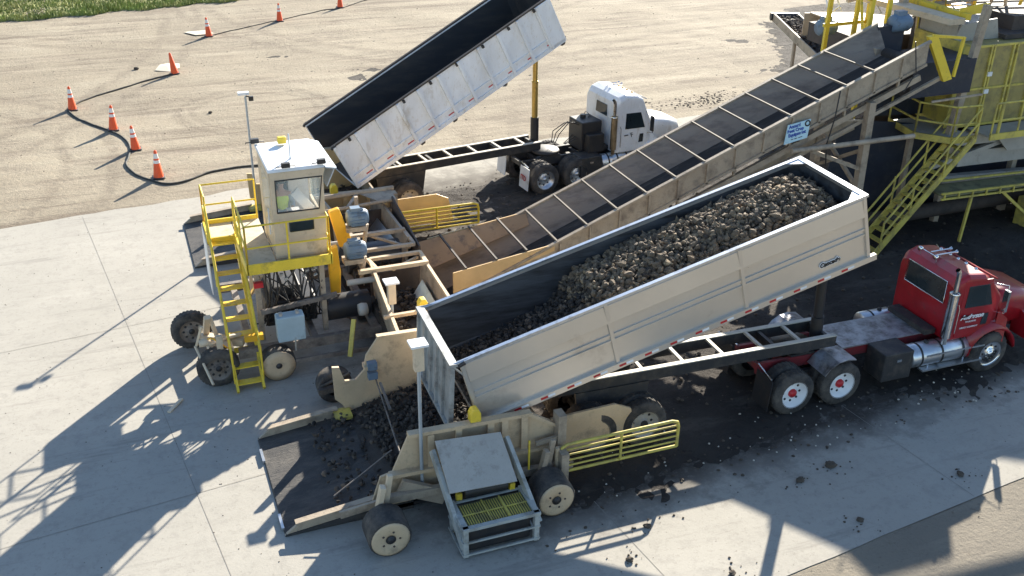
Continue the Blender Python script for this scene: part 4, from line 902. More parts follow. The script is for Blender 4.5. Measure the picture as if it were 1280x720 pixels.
# ------------------------------------------------------------------ cross conveyors from each hopper to the middle
def cross(near):
    def Y(y): return y if near else 44 - y
    rt = root('cross_conveyor', 'open tan-railed trough full of dark beets left of the silver trailer tailgate' if near else 'dark cross conveyor with steel tube braces right of the operator cab', 'conveyor', (5.35, Y(19.5), 0))
    q = MB()
    q.plate([(4.62, Y(18.0), 1.72), (4.90, Y(21.4), 1.72), (4.98, Y(21.4), .6), (4.7, Y(18.0), .5)], .05); q.plate([(6.05, Y(18.0), 1.72), (6.12, Y(21.4), 1.72), (6.05, Y(21.4), .6), (6.0, Y(18.0), .5)], .05)
    wl = q.build('side_wall', tan_d, rt)
    q = MB()
    for x0, x1 in ((4.60, 4.90), (6.05, 6.13)): q.beam((x0, Y(17.9), 1.74), (x1, Y(21.45), 1.74), .07, .07)
    q.beam((4.5, Y(18.75), 1.76), (5.6, Y(18.75), 1.76), .08, .07) if near else None
    q.beam((4.5, Y(21.0), 1.78), (6.16, Y(21.0), 1.78), .11, .09); q.beam((4.95, Y(21.75), 1.70), (6.2, Y(21.75), 1.70), .09, .08); q.beam((4.95, Y(21.0), 1.76), (4.90, Y(21.75), 1.70), .08, .08); q.beam((6.14, Y(21.0), 1.74), (6.18, Y(21.75), 1.70), .08, .08)
    q.beam((5.3, Y(21.0), 1.72), (6.1, Y(21.7), 1.60), .06, .06)
    q.build('top_rail', tan if near else tan_d, wl)
    q = MB(); q.plate([(5.9, Y(18.4), 1.35), (5.98, Y(20.9), 1.4), (5.70, Y(20.9), .95), (5.5, Y(18.4), .85)], .02); q.build('worn_liner', silver2, rt)
    q = MB(); q.box(4.74, 6.0, *sorted((Y(18.0), Y(21.5))), .45, .55); q.build('belt', belt, rt)
    q = MB(); q.tube([(4.2, Y(20.9), 1.60), (4.95, Y(20.9), 1.60)], .07, 12); q.build('drive_shaft', greyp, rt); q = MB(); q.lathe([(0, 0), (.13, 0), (.15, .08), (.13, .2), (0, .2)], (4.28, Y(20.2), 1.25), 'x', 16); q.build('pulley', greyp, rt)
    rr = random.Random(9 + near); m = MB()
    for i in range(420 if near else 150): beet_mesh(m, (rr.uniform(4.85, 5.95), Y(rr.uniform(17.9, 21.3)), .95 + rr.uniform(-.1, .12)), rr.uniform(.05, .085), rr)
    m.box(4.78, 5.98, *sorted((Y(18.0), Y(21.4))), .55, .92)
    mo = m.build('beets_on_belt', beetd, world=True); tag(mo, 'muddy beets heaped in the railed trough left of the tailgate' if near else 'dark beets in the trough right of the operator cab', 'beets', kind='stuff')
    return rt
cross(True); cross(False)
bc = root('beacon_light', 'small yellow beacon housing on the rail of the beet-filled trough', 'beacon', (5.35, 18.75, 1.79))
k = MB(); x = 5.35; k.prism([(x - .10, 1.80), (x + .10, 1.80), (x + .10, 1.98), (x + .05, 2.07), (x - .05, 2.07), (x - .10, 1.98)], 18.66, 18.84); k.build('housing', yel, bc, bevel=.015)
k = MB(); k.box(x - .04, x + .04, 18.645, 18.66, 1.88, 1.94); k.build('lens', blackink, bc)
# dark drum and chute between the cross conveyors and the main belt
ch = root('transfer_chute', 'dark steel chute with a worn round drum at the low end of the long conveyor', 'chute', (5.7, 22.3, 0))
q = MB(); q.plate([(4.95, 21.8, .3), (6.25, 21.8, .3), (6.25, 21.8, 1.3), (4.95, 21.8, 1.3)], .04); q.plate([(6.28, 22.1, .3), (6.28, 24.6, .3), (6.28, 24.6, 2.05), (6.28, 22.1, 1.7)], .04); q.plate([(4.6, 24.9, .2), (6.3, 24.9, .2), (6.3, 24.9, 1.6), (4.6, 24.9, 1.6)], .04); q.build('wall', rustm, ch)  # right-hand wall raised to keep sun streaks off the near apron
q = MB(); q.tube([(4.7, 23.3, 1.05), (6.22, 23.3, 1.05)], .36, 24); q.tube([(4.5, 23.3, 1.05), (6.3, 23.3, 1.05)], .06, 10); q.build('drum', liner2, ch)
q = MB(); q.box(4.6, 6.3, 21.8, 24.9, .1, .3); q.build('floor', black, ch)
q = MB(); q.tube([(4.4, 25.3, 1.95), (6.5, 25.3, 2.0)], .07, 8); q.tube([(4.4, 24.6, 1.85), (6.35, 24.6, 1.95)], .05, 8); q.beam((5.1, 24.6, 1.9), (5.5, 25.3, 1.95), .08, .05); q.beam((5.3, 24.5, 1.3), (5.3, 24.5, 2.2), .09, .09, up=(1, 0, 0)); q.plate([(5.5, 25.35, 1.96), (6.4, 25.35, 1.98), (6.4, 24.6, 1.94), (6.0, 24.6, 1.9)], .02); q.build('brace', tan_d, ch)

# ------------------------------------------------------------------ gear motors with yellow chain guards
def gearmotor(x, y, z, label, long):
    rt = root('gear_motor', label, 'motor', (x, y, z - .4))
    q = MB()
    if long: q.prism([(x - .12, z + .12), (x + .13, z + .14), (x + .17, z - .5), (x + .12, z - 1.25), (x + .03, z - 1.52), (x - .08, z - 1.25), (x - .10, z - .4)], y - .06, y + .08)
    else: q.prism([(x - .10, z + .30), (x + .14, z + .36), (x + .42, z - .55), (x + .10, z - .62)], y - .06, y + .12)
    q.build('chain_guard', orange_y, rt, bevel=.03)
    q = MB(); mx = x + (.30 if long else .32); my = y - .02; mz = z + (-.02 if long else .08)
    q.lathe([(0, 0), (.15, .01), (.19, .04), (.19, .44), (.15, .50), (0, .51)], (mx - .02, my, mz), 'x', 20); q.box(mx + .08, mx + .30, my - .10, my + .08, mz + .14, mz + .26)
    mo = q.build('motor', motorb, rt)
    q = MB()
    for k in range(14):
        a = 2 * pi * k / 14; q.beam((mx + .06, my + .20 * cos(a), mz + .20 * sin(a)), (mx + .38, my + .20 * cos(a), mz + .20 * sin(a)), .014, .03, up=(0, cos(a), sin(a)))
    q.build('cooling_fin', motorb, mo)
    q = MB(); q.box(mx - .06, mx + .42, my - .16, my + .16, mz - .30, mz - .19); q.tube([(mx + .45, my, mz - .2), (mx + .35, my + .1, mz - .9)], .05, 8); q.build('mount', tan_d, rt)
gearmotor(3.98, 21.3, 2.25, 'blue-grey gear motor with long drooping yellow chain guard, the lower of the two', True)
gearmotor(4.18, 21.9, 2.68, 'blue-grey gear motor with slanted yellow chain guard, the upper of the two', False)

# ------------------------------------------------------------------ carriage under the cab
cg = root('piler_carriage', 'dark wheeled carriage under the operator cab with beams, hoses and axles', 'carriage', (2.8, 21.5, 0))
q = MB()
q.beam((1.6, 20.25, .62), (5.2, 20.25, .62), .14, .22); q.beam((1.6, 23.6, .62), (5.2, 23.6, .62), .14, .22)
for x in (1.9, 3.3, 4.7): q.beam((x, 20.2, .62), (x, 23.6, .62), .14, .18)
q.beam((2.1, 19.9, .40), (5.0, 19.9, .40), .06, .10); q.beam((2.2, 20.6, 1.35), (3.9, 20.6, 1.52), .08, .10)
q.build('beam', grimy, cg)
for x, y in ((2.2, 20.75), (3.62, 20.75), (2.2, 23.3), (3.62, 23.3)): q = MB(); q.beam((x, y, .6), (x, y, 2.45), .11, .11, up=(1, 0, 0)); q.build('cab_leg', tan_d, cg)
q = MB(); q.box(2.35, 3.5, 21.0, 22.6, .75, 1.35); q.box(2.5, 3.2, 21.2, 22.4, 1.35, 1.6); q.tube([(3.7, 21.0, 1.0), (4.7, 21.0, 1.0)], .3, 14); q.build('engine', black, cg, bevel=.04)
for (x, y, s) in ((1.13, 20.02, -1), (.75, 21.9, -1)): wheel(cg, x, y, s, 'drive', r=.45, cols=(grimy, black))
q = MB(); q.tube([(1.13, 20.2, .5), (.95, 22.2, .5)], .08, 8); q.beam((.85, 20.9, .85), (1.75, 20.5, .75), .18, .16); q.build('axle', cream, cg)
wq = MB(); wq.lathe([(.3, 0), (.37, 0), (.385, .03), (.385, .3), (0, .3)], (2.38, 19.85, .385), n=28); wo = wq.build('wheel', rubber, cg)
wq = MB(); wq.lathe([(.35, .004), (.36, -.015), (.2, -.025), (.1, -.01), (0, -.01)], (2.38, 19.85, .385), n=28); wq.build('disc', tan, wo)
wq = MB(); wq.lathe([(.07, -.02), (.06, -.04), (0, -.045)], (2.38, 19.85, .385), n=12); wq.build('hub', black, wo)
q = MB(); q.beam((1.0, 20.9, .9), (1.05, 20.4, 1.55), .13, .10); q.beam((1.28, 20.6, .6), (1.1, 20.5, 1.5), .07, .07); q.beam((.75, 20.4, .9), (.9, 20.3, 1.4), .05, .05); q.tube([(.72, 20.4, .9), (.95, 19.6, .35)], .03, 6); q.lathe([(0, 0), (.09, 0), (.09, .25), (0, .25)], (.8, 20.35, .98), 'x', 12); q.box(1.0, 1.5, 20.2, 20.5, .7, .85)
q.tube([(1.0, 20.3, .95), (1.5, 20.4, 1.0), (1.7, 20.6, .9)], .05, 8); q.box(1.15, 1.28, 20.1, 20.2, .85, 1.2); q.build('steering_arm', cream, cg)
q = MB(); rh = random.Random(4)
for k in range(26):
    x = rh.uniform(2.4, 3.5); z = rh.uniform(1.3, 2.3); q.tube([(x, 20.9 + rh.uniform(-.1, .3), 2.4), (x + rh.uniform(-.3, .3), 20.7, z), (x + rh.uniform(-.4, .4), 20.8, z - .5), (x + rh.uniform(-.6, .6), 21.0, .9)], .018, 5)
q.build('hose', black, cg)
q = MB()
for k in range(7):
    x = rh.uniform(2.7, 3.5); z = rh.uniform(1.7, 2.2); q.box(x - .04, x + .03, 20.66, 20.72, z, z + rh.uniform(.03, .07)); q.tube([(x - .05, 20.65, z), (x + .03, 20.68, z + .02)], .02, 6)
q.build('valve_bank', greyp, cg)
q = MB(); q.tube([(.9, 20.5, .98), (1.1, 20.15, 1.15), (1.4, 20.2, .8)], .018, 5); q.box(1.75, 2.15, 20.15, 20.3, .92, 1.05); q.build('yellow_bracket', orange_y, cg)
q = MB(); q.box(2.1, 2.3, 20.5, 20.6, 2.0, 2.12); q.build('red_sign', redt, cg)
q = MB(); q.beam((3.9, 19.6, .45), (4.1, 19.9, 1.2), .1, .05); q.build('yellow_lever', yel_d, cg)
cb_ = root('control_cabinet', 'pale blue metal cabinet hung on the carriage right of the yellow stairs', 'cabinet', (2.72, 19.98, .95))
q = MB(); q.box(2.42, 3.02, 19.82, 20.12, .95, 1.55); q.build('housing', cabinet, cb_, bevel=.03)
q = MB(); q.box(2.50, 2.56, 19.9, 20.0, 1.55, 1.62); q.box(2.85, 2.91, 19.9, 20.0, 1.55, 1.62); q.tube([(2.8, 19.95, .95), (2.8, 20.0, .6)], .02, 6); q.build('lug', greyp, cb_)
# hopper wheel seen behind the near inner wall
q = MB(); q.lathe([(.2, 0), (.36, 0), (.38, .03), (.38, .3), (0, .3)], (3.35, 18.55, .385), n=24); q.tube([(3.0, 18.5, .5), (3.6, 18.2, .9)], .03, 6); q.beam((2.95, 18.4, .45), (3.6, 18.4, .5), .12, .12)
q.build('caster_wheel', rubber, hn)

# ------------------------------------------------------------------ operator cab
X0, X1, Y0, Y1, Z0, Z1 = 2.68, 3.80, 20.82, 22.45, 2.50, 4.50
oc = root('operator_cab', 'cream operator cab with a white roof and big front window on a yellow platform', 'cab', (3.27, 21.7, 2.5))
q = MB(); t = .05; zs = 3.58; zt_ = 4.32
# front wall built round its window, leaning out at the top
def fw2(x, z): return (x, Y0 - .10 * (z - Z0) / 2, z)
def quadp(mb, a, b, c_, d): mb.plate([a, b, c_, d], t, nrm=(0, 1, 0.03))
wx0, wx1 = X0 + .10, X1 - .05
quadp(q, fw2(X0, Z0), fw2(X1, Z0), fw2(X1, zs), fw2(X0, zs)); quadp(q, fw2(X0, zt_), fw2(X1, zt_), fw2(X1 + .05, Z1), fw2(X0, Z1)); quadp(q, fw2(X0, zs), fw2(wx0, zs), fw2(wx0, zt_), fw2(X0, zt_)); q.plate([fw2(wx1 - .08, zs), fw2(X1, zs), fw2(X1, zt_), fw2(wx1 + .02, zt_)], t, nrm=(0, 1, .03))
q.box(X1 - t, X1, Y0 + .03, Y1, Z0, 3.3); q.box(X1 - t, X1, Y0 + .03, Y0 + .12, 3.3, Z1); q.box(X1 - t, X1, Y1 - .1, Y1, 3.3, Z1); q.box(X1 - t, X1, Y0 + .12, Y1 - .1, 4.38, Z1)
q.box(X0, X0 + t, Y0 + .03, Y0 + .12, Z0, Z1); q.box(X0, X0 + t, Y1 - .40, Y1, Z0, Z1); q.box(X0, X0 + t, Y0 + .12, Y1 - .4, 4.38, Z1); q.box(X0 + t, X1 - t, Y1 - t, Y1, Z0, 3.4); q.box(X0 + t, X1 - t, Y1 - t, Y1, 4.38, Z1); q.box(X0, X1, Y0, Y1, Z0 - .06, Z0 - .002)
body = q.build('body', cream, oc)
q = MB(); q.plate([fw2(wx0, zs), fw2(wx1 - .08, zs), fw2(wx1 + .02, zt_), fw2(wx0, zt_)], .012, nrm=(0, 1, .03)); fwn = q.build('front_window', glass, oc)
q = MB(); P4 = [fw2(wx0, zs), fw2(wx1 - .08, zs), fw2(wx1 + .02, zt_), fw2(wx0, zt_)]; P4 = [(a, b - .03, c_) for a, b, c_ in P4]; q.tube(P4 + [P4[0], P4[1]], .018, 6); q.build('window_seal', black, fwn)
q = MB(); q.box(X0 + .32, X0 + .86, Y0 - .105, Y0 - .045, 3.10, 3.36); lw = q.build('lower_window', glass_d, oc, bevel=.04)
q = MB(); q.box(X1 - .035, X1 - .02, Y0 + .12, Y1 - .1, 3.3, 4.4); q.build('side_window', glass, oc)
q = MB(); q.box(X0 + .01, X0 + .04, Y0 + .14, Y0 + 1.25, Z0 + .05, 4.36); dr = q.build('door', cream, oc)
q = MB(); q.box(X0 - .012, X0 + .008, Y0 + .24, Y0 + 1.12, 3.0, 4.25); q.build('door_window', glass, dr)
q = MB(); q.tube([(X0 - .05, Y0 + .2, 3.0), (X0 - .05, Y0 + .2, 3.6)], .015, 6); q.build('handle', white, dr)
q = MB(); q.hexa([(X0 - .04, Y0 - .13, Z1), (X1 + .05, Y0 - .13, Z1), (X1 + .05, Y1 + .1, Z1), (X0 - .04, Y1 + .1, Z1)], [(X0 - .03, Y0 - .10, Z1 + .07), (X1 + .04, Y0 - .10, Z1 + .07), (X1 + .04, Y1 + .06, Z1 + .07), (X0 - .03, Y1 + .06, Z1 + .07)]); rf = q.build('roof', white, oc, bevel=.02)
q = MB(); q.plate([(X1 + .05, Y0 - .2, Z1 + .03), (X1 + .30, Y0 - .1, Z1 - .05), (X1 + .28, Y1 + .1, Z1 - .05), (X1 + .05, Y1 + .1, Z1 + .03)], .03); q.plate([(X1 + .26, Y0 - .1, Z1 - .05), (X1 + .10, Y0 + .05, 4.0), (X1 + .05, Y1, 4.0), (X1 + .28, Y1 + .1, Z1 - .05)], .02); q.build('side_visor', mat('pale_visor', (.50, .56, .62), .4), oc)
for x, y in ((X0 + .35, Y0 - .12), (X0 - .02, Y1 + .02), (X1 - .02, Y0 - .12)):
    q = MB(); q.box(x - .09, x + .09, y - .05, y + .05, Z1 + .10, Z1 + .20); q.tube([(x - .2, y, Z1 + .09), (x - .2, y, Z1 + .12), (x + .2, y, Z1 + .12), (x + .2, y, Z1 + .09)], .012, 5); q.build('work_lamp', black, rf)
q = MB(); q.lathe([(.035, 0), (.02, .03), (.015, .55), (0, .56)], (X0 + .55, Y0 + .45, Z1 + .08), 'z', 8); q.build('antenna', white, rf)
bcn = MB(); bcn.box(X0 + .45, X0 + .64, Y1 - .25, Y1 - .12, Z1 + .10, Z1 + .25); bcn.build('beacon', yel, rf, bevel=.02)
q = MB(); q.box(X0 + .35, X0 + .62, Y0 + .14, Y0 + .35, 3.3, 3.5); q.box(X0 + .55, X0 + 1.0, Y1 - .5, Y1 - .06, 2.6, 4.0); q.plate([(X0 + .45, Y0 + .2, 3.85), (X0 + .6, Y0 + .2, 4.0), (X0 + .95, Y0 + .25, 3.5), (X0 + .78, Y0 + .25, 3.4)], .05); q.build('console', white, oc)
q = MB(); q.box(X0 + .08, X1 - .08, Y1 - .10, Y1 - .06, 2.55, 4.36); q.build('lining', cream, oc)
q = MB(); q.box(X0 + .15, X0 + .6, Y0 + .95, Y0 + 1.4, 2.85, 3.0); q.box(X0 + .15, X0 + .6, Y0 + 1.35, Y0 + 1.45, 3.0, 3.7); q.box(X0 + .3, X0 + .45, Y0 + 1.1, Y0 + 1.25, 2.5, 2.85); seat = q.build('seat', black, oc, bevel=.04)
# operator seated behind the glass
def person(rt, base):
    bx_, by, bz = base
    P = dict(pel=(0, 0, .12), ch=(0, .02, .48), nk=(0, 0, .66), hd=(0, -.02, .80), hd2=(0, -.03, .90))
    V = [(0, 0, .10), (0, .03, .30), (0, .02, .50), (0, 0, .62), (0, -.02, .70), (0, -.03, .80), (0, -.03, .86),
         (-.10, 0, .08), (-.13, -.38, .10), (-.13, -.42, -.26), (-.13, -.55, -.30), (.10, 0, .08), (.13, -.38, .10), (.13, -.42, -.26), (.13, -.55, -.30),
         (-.18, .0, .54), (-.24, -.08, .32), (-.18, -.32, .30), (-.17, -.40, .31), (.18, .0, .54), (.24, -.08, .32), (.18, -.32, .30), (.17, -.40, .31)]
    Rr = [.14, .13, .15, .08, .055, .085, .075, .085, .07, .05, .045, .085, .07, .05, .045, .065, .05, .035, .032, .065, .05, .035, .032]
    E = [(0, 1), (1, 2), (2, 3), (3, 4), (4, 5), (5, 6), (0, 7), (7, 8), (8, 9), (9, 10), (0, 11), (11, 12), (12, 13), (13, 14), (2, 15), (15, 16), (16, 17), (17, 18), (2, 19), (19, 20), (20, 21), (21, 22)]
    def skn(name, V, Rr, E, m, parent, sub=1):
        me = bpy.data.meshes.new(name); off = ORG.get(parent.name, Vector()) if parent else Vector(base)
        me.from_pydata([(x + bx_ - off.x, y + by - off.y, z + bz - off.z) for x, y, z in V], E, []); me.materials.append(m)
        o = bpy.data.objects.new(name, me); COL.objects.link(o)
        if parent: o.parent = parent
        ORG[o.name] = off
        if not parent: o.location = base
        k = o.modifiers.new('s', 'SKIN'); 
        for i, rr in enumerate(Rr): me.skin_vertices[0].data[i].radius = (rr, rr * .85)
        me.skin_vertices[0].data[0].use_root = True
        k = o.modifiers.new('d', 'SUBSURF'); k.levels = sub; k.render_levels = 2
        return o
    me = bpy.data.meshes.new('x'); 
    def mk(name, V, Rr, E, m, parent):
        off = ORG.get(parent.name, Vector()) if parent else Vector(base)
        me = bpy.data.meshes.new(name); me.from_pydata([(x + bx_ - off.x, y + by - off.y, z + bz - off.z) for x, y, z in V], E, []); me.materials.append(m)
        o = bpy.data.objects.new(name, me); COL.objects.link(o)
        if parent: o.parent = parent
        else: o.location = base
        ORG[o.name] = off
        o.modifiers.new('s', 'SKIN')
        if not me.skin_vertices: me.attributes
        for i, rr in enumerate(Rr): me.skin_vertices[0].data[i].radius = (rr, rr * .88)
        me.skin_vertices[0].data[0].use_root = True
        k = o.modifiers.new('d', 'SUBSURF'); k.levels = 1; k.render_levels = 2
        return o
    b = mk('person', V, Rr, E, skin, None); tag(b, 'operator seated inside the cream cab in a hi-vis yellow vest and pale jeans', 'person')
    mk('vest', [(0, .02, .12), (0, .03, .30), (0, .02, .50), (0, .01, .58), (-.17, 0, .55), (.17, 0, .55)], [.155, .15, .165, .10, .08, .08], [(0, 1), (1, 2), (2, 3), (2, 4), (2, 5)], vest, b)
    mk('trousers', [(0, 0, .06), (-.10, 0, .07), (-.13, -.38, .10), (-.13, -.42, -.22), (.10, 0, .07), (.13, -.38, .10), (.13, -.42, -.22)], [.15, .10, .085, .065, .10, .085, .065], [(0, 1), (1, 2), (2, 3), (0, 4), (4, 5), (5, 6)], jeans, b)
    for s in (-1, 1):
        mk('sleeve', [(.17 * s, 0, .55), (.24 * s, -.07, .33), (.19 * s, -.28, .30)], [.078, .062, .048], [(0, 1), (1, 2)], jeans, b)
    h = MB(); h.lathe([(0, .125), (.06, .11), (.095, .06), (.10, 0), (.096, -.02)], (bx_, by - .02, bz + .83), 'z', 14); h.box(bx_ - .07, bx_ + .07, by - .18, by - .08, bz + .84, bz + .852); h.build('cap', hairm, b)
    return b
person(None, (X0 + .36, Y0 + 1.0, 3.05))

# ------------------------------------------------------------------ platform, rails and access stairs
pf = root('platform', 'yellow railed walkway platform wrapped around the operator cab', 'platform', (2.4, 21.6, 2.45))
q = MB(); q.box(2.02, 3.80, 20.52, 20.80, 2.42, 2.46); q.box(2.02, 2.66, 20.80, 23.3, 2.42, 2.46); q.box(1.42, 2.04, 22.45, 23.3, 2.42, 2.46); fl = q.build('deck', mat('dusty_tread_deck', (.55, .48, .34), .7, dirt=(.35, .28, .18), amt=.5, bump=.3), pf)
q = MB(); q.box(2.0, 3.82, 20.48, 20.52, 2.34, 2.58); q.box(3.80, 3.84, 20.48, 20.82, 2.34, 2.58); q.box(1.98, 2.02, 20.48, 22.4, 2.34, 2.58); q.box(1.38, 2.66, 23.3, 23.34, 2.36, 2.56); q.box(1.38, 1.42, 22.4, 23.34, 2.36, 2.56); q.box(1.40, 2.02, 22.42, 22.46, 2.30, 2.48); q.build('kick_plate', yel, fl)
rr_ = .022
def rail(mb, pts, hs=(.45, .95), post=.9):
    for a, b in zip(pts, pts[1:]):
        a = Vector(a); b = Vector(b)
        for h in hs: mb.tube([a + Vector((0, 0, h)), b + Vector((0, 0, h))], rr_, 6)
        n = max(1, round((b - a).length / post))
        for i in range(n + 1): p = a.lerp(b, i / n); mb.tube([p, p + Vector((0, 0, hs[-1]))], rr_, 6)
q = MB(); rail(q, [(3.80, 20.8, 2.5), (3.80, 20.52, 2.5), (2.02, 20.52, 2.5), (2.02, 22.3, 2.5)]); q.build('guard_rail', yel, pf)
q = MB(); rail(q, [(2.64, 23.3, 2.5), (1.42, 23.3, 2.5), (1.42, 22.5, 2.5)]); q.build('guard_rail', yel, pf)
q = MB(); q.plate([(1.36, 22.42, 1.05), (1.36, 23.34, 1.25), (1.36, 23.34, 2.50), (1.36, 22.42, 2.35)], .02); q.build('side_sheet', white, pf)
q = MB(); q.beam((2.3, 20.7, 2.2), (2.02, 22.0, .9), .05, .05); q.beam((2.3, 23.2, 2.4), (2.3, 22.9, .7), .08, .08); q.plate([(2.1, 22.4, 1.6), (2.6, 22.4, 1.6), (2.6, 23.2, 2.0), (2.1, 23.2, 2.0)], .03); q.build('under_brace', cream, pf)
def stairs(label, p0, p1, wv, nst, mcol, rails=True, both=True, hh=.85):
    "p0 foot, p1 head along one stringer, wv vector to the other stringer"
    p0, p1, wv = Vector(p0), Vector(p1), Vector(wv); rt = root('access_stairs', label, 'stairs', tuple(p0 + wv / 2))
    sidev = Vector((0, 0, 1))
    for k, a in enumerate((Vector((0, 0, 0)), wv)):
        q = MB(); q.beam(p0 + a, p1 + a, .05, .19); q.build('stringer', mcol, rt)
        if rails:
            q = MB(); off = a + (wv.normalized() * (.03 if k else -.03)); L_ = p1 - p0
            for h in (hh * .52, hh): q.tube([p0 + off + L_ * .06 + Vector((0, 0, h * .9)), p1 + off + Vector((0, 0, h))], rr_, 6)
            for f in (.06, .35, .68, 1): q.tube([p0 + off + L_ * f, p0 + off + L_ * f + Vector((0, 0, hh * (.9 if f < .1 else 1)))], rr_, 6)
            q.build('handrail', mcol, rt)
    d = p1 - p0; fwd = Vector((d.x, d.y, 0)).normalized()
    for i in range(nst):
        c_ = p0 + d * ((i + .6) / nst); a = c_ - fwd * .10; b = c_ + fwd * .10
        q = MB(); q.hexa([a - Vector((0, 0, .015)), a + wv - Vector((0, 0, .015)), b + wv - Vector((0, 0, .015)), b - Vector((0, 0, .015))], [a + Vector((0, 0, .015)), a + wv + Vector((0, 0, .015)), b + wv + Vector((0, 0, .015)), b + Vector((0, 0, .015))]); q.build('tread', mcol, rt)
    return rt
stairs('steep yellow stairs climbing from the shaded concrete to the operator cab landing', (1.44, 19.62, .02), (1.44, 22.45, 2.46), (.55, 0, 0), 10, yel)

# ------------------------------------------------------------------ screen tower and platforms at the right
tw = root('screen_tower', 'tall yellow-panelled screen tower at the right edge with dark rubber curtains below', 'tower', (23.5, 23, 0))
q = MB(); q.box(22.25, 27.5, 22.0, 24.2, 3.05, 5.35); bo_ = q.build('enclosure', mat('dusty_yellow_panel', (.36, .29, .10), .6, dirt=(.18, .15, .08), amt=.5, bump=.2), tw)
q = MB()
for x in (22.25, 22.95, 23.05, 23.75, 23.9, 24.6, 25.3, 26.2, 27.4): q.box(x - .03, x + .03, 21.94, 22.0, 3.05, 5.38)
for z in (3.08, 4.15, 5.36): q.box(22.22, 27.5, 21.95, 21.995, z - .03, z + .03)
q.box(22.16, 22.245, 21.9, 24.2, 3.0, 5.42); q.build('panel_frame', yel_d, bo_)
for x, z in ((23.0, 4.5), (23.0, 4.0), (25.1, 4.6)): q = MB(); q.box(x - .05, x + .1, 21.90, 21.94, z, z + .12); q.build('latch_plate', white, bo_)
q = MB(); q.box(22.3, 23.7, 22.7, 24.2, 5.36, 5.85); q.plate([(22.2, 22.66, 5.36), (23.8, 22.66, 5.36), (23.55, 22.6, 5.95), (22.3, 22.6, 5.85)], .04); q.build('feed_box', greyp, tw)
q = MB(); q.box(23.8, 28, 22.4, 24.2, 5.37, 5.5); q.box(24.4, 26.5, 22.8, 24.0, 5.5, 5.9); q.build('roof_machinery', rustm, tw)
for k in range(9):
    q = MB(); xx = 22.4 + k * .55; q.beam((xx, 24.4 + .2 * (k % 3), 5.2), (xx + .5 * (k % 2), 24.6, 6.9), .07, .07, up=(1, 0, 0)); q.build('strut', (cream, yel, tan_d)[k % 3], tw)
for k in range(5):
    q = MB(); q.beam((22.3 + k * .3, 24.5 + k * .45, 6.0 - .1 * k), (28, 24.0 + k * .5, 6.3 - .12 * k), .06 + .03 * (k % 2), .10, up=(0, 0, 1)); q.build('long_beam', (tan_d, cream, yel_d)[k % 3], tw)
q = MB(); q.beam((21.7, 21.6, 3.0), (22.1, 21.6, 6.6), .16, .2, up=(1, 0, 0)); q.build('column', tan_d, tw); q = MB(); q.beam((21.9, 24.6, 0), (21.9, 24.6, 6.2), .2, .2, up=(1, 0, 0)); q.build('column', tan_d, tw)
for x in (22.4, 25.0, 27.4):
    for y in (22.2, 24.2, 27): q = MB(); q.beam((x, y, 0), (x, y, 3.05), .18, .18, up=(1, 0, 0)); q.build('column', tan_d, tw)
q = MB(); q.plate([(18.9, 23.3, .35), (22.2, 22.9, .2), (22.2, 22.6, 2.95), (19.1, 23.1, 3.3)], .05); q.plate([(20.2, 23.3, 3.2), (22.2, 23.3, 3.1), (22.2, 23.3, 4.9), (20.0, 23.3, 4.9)], .05); q.plate([(22.2, 22.7, .3), (27.5, 22.7, .3), (27.5, 22.7, 2.6), (22.2, 22.7, 2.6)], .05); q.build('rubber_curtain', curtain, tw)
q = MB(); q.beam((22.0, 21.9, 2.75), (28, 21.9, 2.65), .3, .35); q.beam((21.3, 21.9, 1.9), (24.2, 21.8, 2.6), .12, .12); q.beam((22.5, 22.1, 2.1), (28, 22.1, 2.0), .5, .45); q.plate([(24.0, 21.6, 2.3), (25.0, 21.6, 2.3), (25.0, 21.6, 3.0), (23.3, 21.6, 2.95)], .05); q.beam((22, 21.9, 1.5), (28, 21.9, 1.2), .2, .3)
q.build('base_beam', greyp, tw)
q = MB(); rr2 = random.Random(2)
for k in range(9): x = 19.8 + k * .9; q.beam((x, 23.8, .1), (x + rr2.uniform(-.2, .2), 23.6, 2.6), .12, .12, up=(1, 0, 0)); q.beam((x, 23.8, rr2.uniform(.3, 2)), (x + .9, 23.8, rr2.uniform(.3, 2)), .08, .1)
q.tube([(19, 22.0, .5), (28, 22.2, .5)], .22, 14); q.box(20.4, 27, 24, 26.8, .3, 2.9); q.build('machinery', rustm, tw)
for a, b, ww, hh2 in (((15.8, 22.95, 1.9), (19.4, 22.95, 3.2), .08, .42), ((19.0, 23.4, 3.7), (22.0, 23.4, 4.6), .10, .3), ((20.2, 20.95, 4.3), (21.9, 20.95, 4.35), .05, .05), ((19.5, 22.6, 4.2), (19.5, 22.6, 5.4), .14, .14), ((20.9, 22.2, 0.1), (20.9, 22.2, 3.0), .14, .14)):
    q = MB(); q.beam(a, b, ww, hh2, up=(0, 0, 1) if a[0] != b[0] else (1, 0, 0)); q.build('tie_beam', tan_d, tw)
q = MB(); q.plate([(21.78, 21.96, 3.1), (22.22, 21.96, 3.1), (22.22, 21.96, 5.4), (21.95, 21.96, 5.4)], .04); q.build('side_sheet', yel_d, tw)
